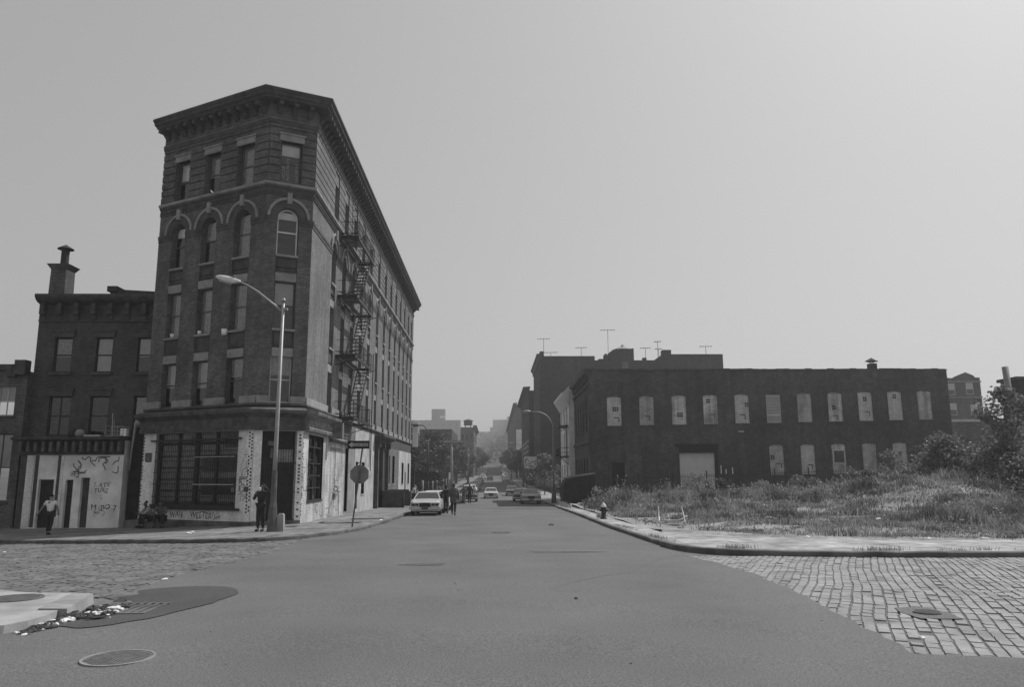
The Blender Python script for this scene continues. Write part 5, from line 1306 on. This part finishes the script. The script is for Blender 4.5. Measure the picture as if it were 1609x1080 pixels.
PT=[(-5.45,9.95),(-4.9,9.6),(-4.4,10.4),(-4.1,11.4),(-4.0,12.5),(-4.3,13.3),(-4.9,13.6),(-5.7,13.4),(-6.05,12.7),(-5.8,12.2),(-5.5,11.2),(-5.4,10.4)]
PT=wob(resample(smooth_path(PT+[PT[0]],2)[:-1],.3),.03,1)
mb=MB(); c=(sum(p[0] for p in PT)/len(PT),sum(p[1] for p in PT)/len(PT)); cz_=lambda x,y: max(crown(x,y) if lx(y)<x<rx(y) else zr(x,y)-.03,zr(x,y)-.03)+.010
NP=len(PT); vs=[(*c,cz_(*c))]
for r_ in (.33,.66,1.0):
    for p in PT: x=c[0]+(p[0]-c[0])*r_; y=c[1]+(p[1]-c[1])*r_; vs.append((x,y,cz_(x,y)))
fs=[(0,1+i,1+(i+1)%NP) for i in range(NP)]
for r_ in range(2): fs+=[(1+r_*NP+i,1+(r_+1)*NP+i,1+(r_+1)*NP+(i+1)%NP,1+r_*NP+(i+1)%NP) for i in range(NP)]
mb.add(vs,fs,True); mb.build('asphalt_patch',M['patch_asphalt'],kind='structure')
def manhole(x,y,z,r,label,rim='stone_trim'):
    m_=empty('manhole_cover',(x,y,z),label,'manhole cover','manhole covers')
    mb=MB(); mb.lathe((x,y,z),[(r,-.02),(r,.012),(r*.93,.012),(r*.93,-.02)],36,False); mb.build('rim',M[rim],m_)
    mb=MB(); mb.lathe((x,y,z),[(r*.92,-.01),(r*.92,.007),(0,.009)],36,False)
    k=-6
    for i in range(-8,9):
        for j in range(-8,9):
            px,py=i*r*.11,j*r*.11
            if math.hypot(px,py)<r*.85: mb.box(x+px-r*.035,x+px+r*.035,y+py-r*.035,y+py+r*.035,z+.006,z+.012)
    mb.build('lid',M['lid_iron'],m_)
manhole(-3.72,8.0,crown(-3.72,8.0)+.004,.34,'round iron manhole cover with pale rim in the asphalt, bottom left')
manhole(-6.9,11.55,zr(-6.9,11.55)+.113,.36,'iron cover set in the pale corner pavement at the left edge','lid_iron')
manhole(5.72,10.35,zr(5.7,10.35)+.012,.17,'worn cover among the cobbles at lower right','lid_iron')
manhole(.25,29.3,crown(.25,29.3)+.004,.33,'distant manhole cover in the middle of the carriageway','rust')
CP=wob(resample([(5.42,9.95),(5.95,9.9),(6.02,10.4),(5.9,10.85),(5.5,10.8),(5.38,10.4),(5.42,9.95)],.12)[:-1],.03,1); mb=MB(); mb.add([(p[0],p[1],zr(*p)+.006) for p in CP],[tuple(range(len(CP)))]); mb.build('cobble_patch',M['asphalt'],kind='structure')
mb=MB(); sheetz=lambda x,y:crown(x,y)+.006
gx,gy=-5.05,11.1; gz_=crown(gx,gy)+.012; G_=empty('storm_drain',(gx,gy,gz_),'slotted iron storm drain beside the litter heap','drain')
mb=MB()
for k in range(7): mb.bar((gx-.33+k*.11,gy-.38,gz_),(gx-.33+k*.11,gy+.38,gz_),.045,.03)
mb.bar((gx-.38,gy-.4,gz_),(gx+.38,gy-.4,gz_),.05,.03); mb.bar((gx-.38,gy+.4,gz_),(gx+.38,gy+.4,gz_),.05,.03); mb.build('grate',M['kerb_stone'],G_)
mb=MB(); mb.box(gx-.36,gx+.36,gy-.4,gy+.4,gz_-.1,gz_-.012); mb.build('pit',M['black_paint'],G_)
mb=MB(); rnd=random.Random(5)
for _ in range(620):
    if rnd.random()<.12: x=rnd.uniform(-5,5);y=rnd.uniform(6,40)
    else:
        i=rnd.randrange(len(KR)-60); p=KR[rnd.randrange(len(KR)//2,len(KR))] if rnd.random()<.5 else KL[rnd.randrange(len(KL)//2)]; x=p[0]+rnd.gauss(0,.5);y=p[1]+rnd.gauss(0,.3)
    z=(crown(x,y) if y<99 and lx(y)<x<rx(y) else zr(x,y)+.0); q=rnd.uniform(.006,.015)
    mb.hexa([(x-q,y-q,z-.01),(x+q,y-q*.7,z-.01),(x+q*.8,y+q,z-.01),(x-q*.9,y+q,z-.01),(x-q*.6,y-q*.6,z+q),(x+q*.6,y-q*.5,z+q),(x+q*.5,y+q*.6,z+q),(x-q*.5,y+q*.6,z+q)])
mb.build('grit',M['stone_trim'],kind='stuff',label='loose grit scattered over the asphalt and gutters',cat='grit')
# litter
def crumple(mb,c,r,rnd,zs=.5):
    vs=[];N1,N2=11,5; ex=rnd.uniform(.6,1.9); rr_=rnd.uniform(0,3.14); c_,s_=math.cos(rr_),math.sin(rr_)
    for i in range(N2+1):
        for j in range(N1):
            t=math.pi*i/N2; a=2*math.pi*j/N1; q=r*rnd.uniform(.72,1.15); u_=q*math.sin(t)*math.cos(a)*ex;v_=q*math.sin(t)*math.sin(a)/ex; vs.append((c[0]+u_*c_-v_*s_,c[1]+u_*s_+v_*c_,c[2]+max(q*math.cos(t)*zs,-.01)))
    mb.add(vs,[(i*N1+j,(i+1)*N1+j,(i+1)*N1+(j+1)%N1,i*N1+(j+1)%N1) for i in range(N2) for j in range(N1)])
rnd=random.Random(21); mb=MB(); md=MB()
for _ in range(190):
    t=rnd.random()**.7; y=9.3+1.9*t+rnd.gauss(0,.06); x=-5.5+rnd.gauss(0,.05)+(.0 if t<.55 else .45*rnd.random()-.12*(t-.55))
    crumple(mb if rnd.random()<.42 else md,(x,y,zr(x,y)+.01+.06*t*rnd.random()),rnd.uniform(.02,.085),rnd,rnd.uniform(.15,.6))
mb.build('litter_heap',M['paper'],kind='stuff',label='heap of pale crumpled paper and rags in the gutter, lower left',cat='litter')
md.build('gutter_debris',M['rust'],kind='stuff',label='dark leaves and dirt mixed in the gutter heap, lower left',cat='debris')
lit=[(-11.6,29.8,.11,'largest white scrap on the shaded pavement before the barred window'),(-12.0,31.2,.07,'small pale scrap behind the larger one before the barred window'),(-6.1,14.7,.05,'white scrap lying on the left cobbles'),(-14.2,23,.05,'tiny paper scrap at the left kerb'),
     (9.6,23.7,.12,'crumpled white paper at the grass edge, right pavement'),(14.4,22.6,.11,'flattened white paper at the far right grass edge'),(12.9,22.8,.09,'pale scrap between the two papers at the grass edge'),(12.5,35,.14,'white wrapper on the bare path in the lot'),(17,34,.13,'pale scrap in the grass right of the bare path'),
     (4.4,8.1,.04,'tiny white scrap where asphalt meets the cobbles'),(-5.6,38.5,.09,'white cup on the pavement before the parked cream car'),(1.2,11.6,.035,'tiny dark scrap on the open asphalt')]
for x,y,r_,lab in lit:
    if pip(x,y,LOT): z=lotz(x,y)+.06
    elif lx(y)<x<rx(y): z=crown(x,y)
    elif -5.2<x<0 or x<-5.3 and y<24: z=zr(x,y)
    else: z=zsd(x,y)
    mb=MB(); crumple(mb,(x,y,z+.01),r_,rnd,.45); mb.build('paper_scrap',M['rust' if 'dark' in lab else 'paper'],None,lab,'litter','scraps of litter')
mb=MB(); crumple(mb,(2.55,35.0,crown(2.55,35)),.16,rnd,.4); mb.build('rag',M['rust'],None,'small dark rag lying in the middle of the right lane','rag')
for i,(x,y,a) in enumerate(((-7.0,36,.1),(-9.2,33.0,.3),(-6.5,40,0))):
    mb=MB(); z=zsd(x,y)+.015; mb.hexa([(x-.8,y-.3,z),(x+.8,y-.3+a,z),(x+.8,y+.3+a,z),(x-.8,y+.3,z),(x-.8,y-.3,z+.012),(x+.8,y-.3+a,z+.03),(x+.8,y+.3+a,z+.03),(x-.8,y+.3,z+.012)]); mb.build('cellar_hatch',M['kerb_stone'],None,('iron cellar hatch in the pavement beside the painted wall','cellar hatch nearest the corner entrance','farthest cellar hatch, toward the parked cars')[i],'hatch','pavement hatches')

# ------------------------------------------------------------------ cars
def make_car(kind,paint,roof=None):
    r=empty('parked_car',(0,0,0),local=True); Lh=2.5; W=.93
    # stations along y (front = +y)
    deck=[(-2.5,.72),(-2.42,.86),(-1.55,.94),(-1.2,.97),(1.1,.96),(1.2,.95),(2.35,.84),(2.48,.74)] if kind!='wagon' else [(-2.5,.72),(-2.45,.92),(-1.55,.97),(-1.2,.97),(1.1,.96),(1.2,.95),(2.35,.84),(2.48,.74)]
    ys_=[-2.5+i*.1 for i in range(51)]; mb=MB(); vs=[]
    for y in ys_:
        zt=interp(y,deck); zb=.26
        for wy in (-1.45,1.52):
            d=abs(y-wy)
            if d<.37: zb=max(zb,.28+math.sqrt(.37**2-d*d))
        e=1-.10*max(0,(abs(y)-2.0)/.5)**2
        w=W*e; zm=(zt-.22)
        zm=max(zm,zb+.02)
        pr=[(-w*.9,zb),(-w,max(zb+.02,.40)),(-w,zm),(-w*.955,zt-.04),(-w*.85,zt),(0,zt+.02),(w*.85,zt),(w*.955,zt-.04),(w,zm),(w,max(zb+.02,.40)),(w*.9,zb)]
        vs+=[(a,y,b) for a,b in pr]
    k=11; fs=[(i*k+j,i*k+j+1,(i+1)*k+j+1,(i+1)*k+j) for i in range(len(ys_)-1) for j in range(k-1)]
    fs+=[(i*k,(i+1)*k,(i+1)*k+k-1,i*k+k-1) for i in range(len(ys_)-1)]
    fs+=[tuple(range(k)),tuple((len(ys_)-1)*k+j for j in range(k-1,-1,-1))]
    mb.add([(v[0],v[1],v[2]) for v in vs],fs)
    body=mb.build('body',M[paint],r)
    if kind=='wagon': cab=[(1.15,.95,.84),(.45,1.36,.66),(.3,1.40,.66),(-1.7,1.42,.66),(-1.95,1.38,.68),(-2.3,.94,.84)]
    else: cab=[(1.15,.95,.84),(.42,1.34,.64),(.3,1.38,.64),(-.9,1.39,.64),(-1.1,1.35,.66),(-1.75,.95,.84)]
    mb=MB(); vs=[]
    # greenhouse solid
    top=[c for c in cab if c[1]>1.0]; 
    f0,f1=cab[0],cab[1]; b1,b0=cab[-2],cab[-1]
    base=[(-.84,f0[0],.93),(.84,f0[0],.93),(.84,b0[0],.93),(-.84,b0[0],.93)]
    tp=[(-f1[2],f1[0],f1[1]),(f1[2],f1[0],f1[1]),(b1[2],b1[0],b1[1]),(-b1[2],b1[0],b1[1])]
    mb.hexa(base+tp); gh=mb.build('pillars',M[paint],r)
    mb=MB(); zt=cab[2][1]; xr=cab[2][2]
    mb.add(tp+[(-xr*.85,cab[2][0],zt+.01),(xr*.85,cab[2][0],zt+.01),(xr*.85,cab[3][0],zt+.02),(-xr*.85,cab[3][0],zt+.02)],[(4,5,6,7),(0,1,5,4),(1,2,6,5),(2,3,7,6),(3,0,4,7)]); mb.build('roof',M[roof or paint],r)
    def inset(p,q,r_,s,name,m=.1,e=.012,mat='car_glass',lo=.06):
        p,q,r_,s=map(Vector,(p,q,r_,s)); c=(p+q+r_+s)/4; nn=(q-p).cross(s-p).normalized()
        if nn.dot(c-Vector((0,-.3,1.0)))<0: nn=-nn
        mb=MB(); P=[]
        for v in (p,q,r_,s):
            d=(c-v); P.append(v+d*m+nn*e)
        mb.quad(*P); return mb.build(name,M[mat],r)
    inset(base[0],base[1],tp[1],tp[0],'windscreen'); inset(base[3],base[2],tp[2],tp[3],'rear_window')
    for s_,(i0,i1) in ((1,(1,2)),(-1,(0,3))):
        bF,bB=Vector(base[i0]),Vector(base[i1]); tF,tB=Vector(tp[i0]),Vector(tp[i1]); 
        for u0,u1 in ((0.03,.48),(.52,.97)) if kind!='wagon' else ((.03,.34),(.37,.66),(.69,.97)):
            inset(bF.lerp(bB,u0),bF.lerp(bB,u1),tF.lerp(tB,u1),tF.lerp(tB,u0),'side_window',.1)
    mb=MB(); mb.box(-.33,.33,2.47,2.52,.5,.74)
    for kk in range(9): mb.box(-.31+kk*.07,-.295+kk*.07,2.52,2.53,.51,.73)
    mb.build('grille',M['car_dark_trim'],r)
    for s_ in (-1,1):
        mb=MB(); mb.box(s_*.6-.24,s_*.6+.24,2.44,2.482,.51,.76); mb.build('lamp_housing',M['sign_back'],r)
        for xx in (.48,.70):
            mb=MB(); mb.box(s_*xx-.09 if s_>0 else -xx-.09,s_*xx+.09 if s_>0 else -xx+.09,2.45,2.50,.57,.70); mb.build('headlight',M['headlamp'],r)
        mb=MB(); mb.box(s_*.6-.2,s_*.6+.2,-2.52,-2.47,.6,.76); mb.build('tail_light',M['car_dark_trim'],r)
        mb=MB(); mb.box(s_*.9-.06,s_*.9+.10,.82,.9,.97,1.07); mb.build('mirror',M['car_dark_trim'],r)
    for s_,nm in ((1,'front'),(-1,'rear')):
        mb=MB(); y=2.5*s_; mb.box(-.92,.92,min(y,y+.14*s_),max(y,y+.14*s_),.36,.50); mb.build('bumper',M['chrome'],r)
    mb=MB(); mb.box(-.2,.2,2.641,2.65,.38,.48); mb.build('number_plate',M['car_dark_trim'],r)
    for wy in (-1.45,1.52):
        for s_ in (-1,1):
            mb=MB(); xa,xb=s_*.70,s_*.90
            mb.tube([(xa,wy,.32),(xa+s_*.02,wy,.32),(xb-s_*.02,wy,.32),(xb,wy,.32)],[.30,.325,.325,.29],18); w=mb.build('wheel',M['rubber'],r)
            mb=MB(); mb.tube([(xb-s_*.01,wy,.32),(xb+s_*.012,wy,.32)],[.19,.17],14); mb.build('rim',M['chrome'],w)
    return r
P_={}
def car(kind,paint,x,y,rot,label,roof=None):
    key=(kind,paint,roof)
    if key not in P_: o=P_[key]=make_car(kind,paint,roof)
    else: o=copy_tree(P_[key])
    a=R(rot); sl=(zr(x,y+2)-zr(x,y-2))/4
    o.location=(x,y,crown(x,y)+.005 if y<99 else zr(x,y)+.01); o.rotation_euler=(math.atan(sl)*(1 if abs(rot)<90 else -1),0,a)
    tag(o,label,'car','cars along the street'); o.name='parked_car' if True else ''
    return o
car('sedan','paint_cream',-4.12,48.5,180,'cream boxy sedan facing the camera at the left kerb, nearest of the parked cars')
car('wagon','paint_white',-4.05,54.6,0,'white estate car parked just behind the nearest cream sedan')
car('sedan','paint_silver',-3.9,78,180,'silver sedan half hidden behind the walking man')
car('sedan','paint_dark',-2.75,84,180,'dark sedan beside the two men in the street')
car('sedan','paint_cream',-.45,101,180,'pale sedan driving toward the camera down the middle of the street')
car('sedan','paint_grey',3.45,74.5,180,'mid grey sedan facing the camera at the right kerb')
car('sedan','paint_dark',2.9,83,180,'dark sedan with a white roof behind the grey one at the right kerb','paint_white')
car('wagon','paint_mid',2.55,112,180,'grey estate car farther up the right kerb')
car('wagon','paint_white',-4.0,117,0,'white estate car among the parked cars left of the street')
car('sedan','paint_white',-3.7,124,0,'white sedan behind the white estate car at the left kerb')
car('sedan','paint_silver',-3.6,132,0,'silver sedan third in the far left row')
car('sedan','paint_dark',-1.3,226,0,'dark sedan alone in the middle of the far street')
car('sedan','paint_silver',3.2,205,180,'silver sedan far up the right kerb')
car('wagon','paint_white',3.4,222,180,'white estate car behind the far silver sedan, right kerb')
rn=random.Random(9); kinds=[('sedan','paint_cream'),('sedan','paint_silver'),('sedan','paint_mid'),('wagon','paint_white'),('sedan','paint_white'),('sedan','paint_grey'),('wagon','paint_mid')]
for i in range(30):
    s_=-1 if i%2==0 else 1; y=(146 if s_<0 else 240)+ (i//2)*(15 if s_<0 else 20)+rn.uniform(-2,2); kd=kinds[rn.randrange(7)]
    car(kd[0],kd[1],s_*(3.9 if i%3 else 3.5),y,180 if s_>0 else 0,'tiny parked car in the %s row up the hill'%('left' if s_<0 else 'right'))

# ------------------------------------------------------------------ people
def skin(name,verts,edges,rad,mat,parent,root=0,sub=1):
    me=bpy.data.meshes.new(name); me.from_pydata(verts,edges,[]); me.update()
    o=bpy.data.objects.new(name,me); COL.objects.link(o)
    md=o.modifiers.new('s','SKIN'); md.use_smooth_shade=True
    sv=me.skin_vertices[0].data
    for i,r_ in enumerate(rad):
        sv[i].radius=(r_,r_) if not isinstance(r_,tuple) else r_
        sv[i].use_root=(i==root)
    m2=o.modifiers.new('u','SUBSURF'); m2.levels=sub; m2.render_levels=sub
    bpy.context.view_layer.update(); dg=bpy.context.evaluated_depsgraph_get()
    nm=bpy.data.meshes.new_from_object(o.evaluated_get(dg)); bpy.data.objects.remove(o); bpy.data.meshes.remove(me)
    nm.materials.clear(); nm.materials.append(M[mat]); 
    for p in nm.polygons: p.use_smooth=True
    ob=bpy.data.objects.new(name,nm); COL.objects.link(ob); ob.parent=parent; OFF[ob.name]=Vector(); return ob
def person(label,loc,rot,J,skinm='skin_dark',shirt='cloth_white',trousers='cloth_dark',hairm='hair',long=False,coat=False,scale=1,group=None,hat=None):
    r=empty('person',loc,label,'person',group,local=True); r.rotation_euler=(0,0,R(rot)); r.scale=(scale,)*3
    B=dict(pel=(0,0,.95),sp=(0,0,1.12),ch=(0,0,1.34),nk=(0,0,1.50),hd=(0,.015,1.60),tp=(0,.0,1.70),
      shL=(-.18,0,1.42),elL=(-.25,-.02,1.13),wrL=(-.26,.06,.88),shR=(.18,0,1.42),elR=(.25,-.02,1.13),wrR=(.26,.06,.88),
      hpL=(-.09,0,.92),knL=(-.10,.02,.50),anL=(-.10,-.02,.08),hpR=(.09,0,.92),knR=(.10,.02,.50),anR=(.10,-.02,.08),
      toL=(-.11,.17,.03),toR=(.11,.17,.03)); B.update(J)
    names=list(B); V=[B[k] for k in names]; ix={k:i for i,k in enumerate(names)}
    E=[('pel','sp'),('sp','ch'),('ch','nk'),('nk','hd'),('hd','tp'),('ch','shL'),('shL','elL'),('elL','wrL'),('ch','shR'),('shR','elR'),('elR','wrR'),('pel','hpL'),('hpL','knL'),('knL','anL'),('anL','toL'),('pel','hpR'),('hpR','knR'),('knR','anR'),('anR','toR')]
    E=[(ix[a],ix[b]) for a,b in E]
    RD=dict(pel=.125,sp=.115,ch=.13,nk=.052,hd=.085,tp=.07,shL=.06,shR=.06,elL=.04,elR=.04,wrL=.026,wrR=.026,hpL=.085,hpR=.085,knL=.055,knR=.055,anL=.038,anR=.038,toL=.03,toR=.03)
    rad=[RD[k] for k in names]
    # hands: palm then five unequal bent fingers
    for s_ in 'LR':
        w=Vector(B['wr'+s_]); e=Vector(B['el'+s_]); d=(w-e).normalized(); side=d.cross(Vector((0,1,0)) if abs(d.y)<.9 else Vector((0,0,1))).normalized(); curl=side.cross(d)
        pi=len(V); V.append(tuple(w+d*.055)); rad.append(.026); E.append((ix['wr'+s_],pi))
        for j,(o_,ln) in enumerate(((-.026,.062),(-.009,.075),(.009,.07),(.026,.055))):
            a=w+d*.085+side*o_; b=a+d*ln*.55+curl*.01; c=b+d*ln*.3+curl*.03; n0=len(V)
            V+= [tuple(a),tuple(b),tuple(c)]; rad+=[.0095,.0085,.0075]; E+=[(pi,n0),(n0,n0+1),(n0+1,n0+2)]
        a=w+d*.03+side*(-.035); b=a+d*.035-side*.018; c=b+d*.022; n0=len(V); V+=[tuple(a),tuple(b),tuple(c)]; rad+=[.011,.0095,.008]; E+=[(pi,n0),(n0,n0+1),(n0+1,n0+2)]
    body=skin('body',V,E,rad,skinm,r,0)
    def sub(nm,keys,edges,radd,mat,root=0):
        return skin(nm,[B[k] if isinstance(k,str) else k for k in keys],edges,radd,mat,r,root)
    def mid(a,b,t): return tuple(Vector(B[a]).lerp(Vector(B[b]),t))
    # shirt
    arm=1.0 if long else .55
    ks=['pel','sp','ch',mid('ch','nk',.55),'shL',mid('shL','elL',arm if not long else 1),'shR',mid('shR','elR',arm if not long else 1)]
    ed=[(0,1),(1,2),(2,3),(2,4),(4,5),(2,6),(6,7)]; rr=[.15,.14,.155,.085,.08,.058,.08,.058]
    if long: ks+=[mid('elL','wrL',.9),mid('elR','wrR',.9)]; ed+=[(5,8),(7,9)]; rr+=[.042,.042]
    if coat: ks+=[(B['pel'][0],B['pel'][1]-.01,.66)]; ed+=[(0,len(ks)-1)]; rr=[q_*1.18 for q_ in rr]; rr[0]=.21; rr+=[.235]
    sub('coat' if coat else 'shirt',ks,ed,rr,shirt)
    ks=['pel','hpL','knL',mid('knL','anL',.9),'hpR','knR',mid('knR','anR',.9)]
    sub('trousers',ks,[(0,1),(1,2),(2,3),(0,4),(4,5),(5,6)],[.142,.105,.08,.062,.105,.08,.062],trousers)
    for s_ in 'LR':
        a=Vector(B['an'+s_]); t=Vector(B['to'+s_]); skin('shoe',[tuple(a+(a-t).normalized()*.05+Vector((0,0,-.04))),tuple(a.lerp(t,.4)+Vector((0,0,-.015))),tuple(t)],[(0,1),(1,2)],[.045,.05,.038],'rubber',r,1)
    h=Vector(B['hd']); t=Vector(B['tp']); up=(t-h).normalized()
    skin('hair',[tuple(h+Vector((0,-.03,0))+up*.03),tuple(t+Vector((0,-.015,0))),tuple(t+Vector((0,.02,.005)))],[(0,1),(1,2)],[.104,.10,.075],hairm,r,0)
    # face features
    fw=Vector((0,1,0)); 
    mb=MB(); c=h+Vector((0,.088,.0)); mb.hexa([c+Vector((-.014,0,-.02)),c+Vector((.014,0,-.02)),c+Vector((.01,-.02,-.02)),c+Vector((-.01,-.02,-.02)),c+Vector((-.006,-.004,.03)),c+Vector((.006,-.004,.03)),c+Vector((.006,-.02,.03)),c+Vector((-.006,-.02,.03))]); mb.v=[(v[0],v[1]+.008,v[2]) for v in mb.v]; mb.build('nose',M[skinm],r)
    for s_ in (-1,1):
        mb=MB(); e=h+Vector((s_*.032,.078,.028)); mb.lathe(e,[(.0,-.006),(.009,-.003),(.009,.003),(0,.006)],8); mb.build('eye',M['frame_white'],r)
        mb=MB(); e=h+Vector((s_*.086,0,.01)); mb.lathe(e,[(0,-.03),(.012,-.02),(.014,.01),(0,.03)],8); mb.build('ear',M[skinm],r)
    mb=MB(); m_=h+Vector((0,.083,-.045)); mb.box(m_.x-.024,m_.x+.024,m_.y-.01,m_.y+.003,m_.z-.005,m_.z+.005); mb.build('mouth',M['rust'],r)
    return r
walk=dict(knL=(-.09,.14,.52),anL=(-.08,.22,.12),toL=(-.08,.38,.07),knR=(.09,.0,.50),anR=(.09,-.22,.14),toR=(.09,-.08,.03),elL=(-.28,-.12,1.15),wrL=(-.30,-.08,.90),elR=(.27,.04,1.14),wrR=(.27,.2,.93))
x,y=-19.0,33.6
person('man in a white shirt and dark trousers walking along the shaded pavement, far left',(x,y,zsd(x,y)),15,dict(walk,elL=(-.34,.02,1.14),wrL=(-.48,.06,.93),hd=(0,.05,1.60),tp=(0,.03,1.70),knL=(-.06,.06,.5),anL=(-.05,.03,.08),toL=(-.05,.2,.03),anR=(.05,-.1,.1),toR=(.06,.05,.03)),'skin_light','cloth_white','cloth_dark',scale=.97)
x,y=-8.85,29.6
person('man in dark clothes standing left of the near lamp post, one hand raised',(x,y,zsd(x,y)),168,dict(elR=(.27,.1,1.16),wrR=(.08,.22,1.36),elL=(-.36,.02,1.36),wrL=(-.22,.1,1.60)),'skin_dark','cloth_dark','cloth_dark',long=True,scale=1.02)
mb=MB(); mb.lathe((-8.86,29.36,zsd(x,y)+1.50),[(0,0),(.05,.01),(.06,.08),(.05,.13),(0,.14)],10); mb.build('cup',M['paper'],None,'white cup held to the mouth of the man at the lamp post','cup')
sit=dict(pel=(0,0,.36),sp=(0,.10,.50),ch=(0,.20,.70),nk=(0,.27,.85),hd=(0,.32,.95),tp=(0,.30,1.05),shL=(-.18,.2,.78),shR=(.18,.2,.78),elL=(-.26,.36,.60),wrL=(-.12,.52,.58),elR=(.26,.36,.60),wrR=(.12,.52,.58),
   hpL=(-.1,.02,.36),hpR=(.1,.02,.36),knL=(-.17,.42,.52),knR=(.17,.42,.52),anL=(-.14,.40,.09),anR=(.14,.42,.09),toL=(-.15,.57,.03),toR=(.15,.6,.03))
for i,(a,rot,sh,tr) in enumerate(((1.55,160,'cloth_light','cloth_dark'),(2.25,-150,'cloth_mid','cloth_dark'))):
    p=FF.pt(a+.75,.95,0)
    person(('person in a paler jacket sitting hunched under the barred store window','person in a darker jacket sitting beside the other under the store window')[i],(p[0],p[1],zsd(p[0],p[1])+.03),rot-25,sit,'skin_dark',sh,tr,long=True,scale=1.12)
mb=MB(); FF.box(mb,.5,3.4,-.75,.08,.15,1.08) ; mb.build('step',M['kerb_stone'],T)
person('man in a long dark coat walking up the middle of the street, seen from behind',(-2.42,45.8,crown(-2.4,45.8)),0,walk,'skin_dark','cloth_mid','cloth_dark',long=True,coat=True,scale=1.06)
person('person in dark clothes just ahead on the left of the man in the long coat',(-3.05,48.8,crown(-3.0,48.8)),0,walk,'skin_dark','cloth_dark','cloth_dark',long=True,scale=1.0)
person('left man of the pair walking up the street beside the parked cars',(-2.95,74.0,crown(-2.95,74)),0,walk,'skin_dark','cloth_mid','cloth_mid',long=True,scale=.98)
person('right man of the pair walking up the street, all in dark clothes',(-2.4,74.6,crown(-2.4,74.6)),0,walk,'skin_dark','cloth_dark','cloth_dark',long=True,scale=1.05)
person('person in a white top standing at the tenement steps behind the cream car',(-6.3,60.5,zsd(-6.3,60.5)),-70,dict(),'skin_dark','cloth_white','cloth_dark',scale=1.02)
mb=MB(); x,y=-6.0,60.3; z=zsd(x,y); mb.box(x+.1,x+.55,y-.2,y+.1,z+.1,z+.75); 
for s_ in (.15,.5): mb.tube([(x+s_,y-.05,z+.08),(x+s_+.03,y-.05,z+.08)],.08,8)
mb.bar((x+.12,y,z+.75),(x-.05,y,z+1.0),.03); mb.build('shopping_cart',M['sign_back'],None,'small cart beside the person in the white top','cart')

# ------------------------------------------------------------------ haze
m=bpy.data.materials.new('haze_air'); m.use_nodes=True; nt=m.node_tree; nt.nodes.clear()
out=nt.nodes.new('ShaderNodeOutputMaterial'); pv=nt.nodes.new('ShaderNodeVolumePrincipled'); pv.inputs['Density'].default_value=.00075; pv.inputs['Color'].default_value=(.9,.9,.9,1); pv.inputs['Anisotropy'].default_value=.3
nt.links.new(pv.outputs[0],out.inputs['Volume']); M['haze_air']=m
mb=MB(); mb.box(-570,570,-20,1310,-4,90); mb.build('haze',m,kind='stuff',label='thin summer haze over the far end of the street',cat='haze')

# ------------------------------------------------------------------ light
EL,AZ=R(51),math.atan2(.8,.6)
w=bpy.data.worlds.new('World'); S.world=w; w.use_nodes=True; nt=w.node_tree; bg=nt.nodes['Background']
sky=nt.nodes.new('ShaderNodeTexSky'); sky.sky_type='NISHITA'; sky.sun_disc=False; sky.sun_elevation=EL; sky.sun_rotation=AZ; sky.dust_density=3.5; sky.air_density=1.2; sky.ozone_density=1
bw=nt.nodes.new('ShaderNodeRGBToBW'); nt.links.new(sky.outputs[0],bw.inputs[0]); pw=nt.nodes.new('ShaderNodeMath'); pw.operation='POWER'; pw.inputs[1].default_value=.42; nt.links.new(bw.outputs[0],pw.inputs[0]); ml=nt.nodes.new('ShaderNodeMath'); ml.operation='MULTIPLY'; ml.inputs[1].default_value=2.28; nt.links.new(pw.outputs[0],ml.inputs[0]); nt.links.new(ml.outputs[0],bg.inputs[0]); bg.inputs[1].default_value=.10
sl=bpy.data.lights.new('sun','SUN'); sl.energy=3.2; sl.angle=R(.6); sl.color=(1,1,1)
so=bpy.data.objects.new('sun',sl); COL.objects.link(so)
d=Vector((math.sin(AZ)*math.cos(EL),math.cos(AZ)*math.cos(EL),math.sin(EL))); so.rotation_euler=d.to_track_quat('Z','Y').to_euler(); so.location=(20,20,40)
# ------------------------------------------------------------------ camera
F_=1190.; th=math.atan(206/F_); yaw=math.atan(28.5/(F_/math.cos(th))); roll=R(.25)
fw=Vector((math.sin(yaw)*math.cos(th),math.cos(yaw)*math.cos(th),math.sin(th))); rt=Vector((math.cos(yaw),-math.sin(yaw),0)); up=rt.cross(fw)
r2=rt*math.cos(roll)-up*math.sin(roll); u2=rt*math.sin(roll)+up*math.cos(roll)
cd=bpy.data.cameras.new('camera'); cam=bpy.data.objects.new('camera',cd); COL.objects.link(cam)
cam.matrix_world=Matrix(((r2.x,u2.x,-fw.x,0),(r2.y,u2.y,-fw.y,0),(r2.z,u2.z,-fw.z,2.15),(0,0,0,1)))
cd.sensor_width=36; cd.lens=36*F_/1609; cd.clip_start=.1; cd.clip_end=4000
S.camera=cam
vs=S.view_settings; vs.view_transform='Standard'; vs.look='None'; vs.exposure=0.2; vs.gamma=1
try: S.cycles.volume_max_steps=64; S.cycles.max_bounces=6; S.cycles.transparent_max_bounces=12; S.cycles.volume_bounces=0
except Exception: pass
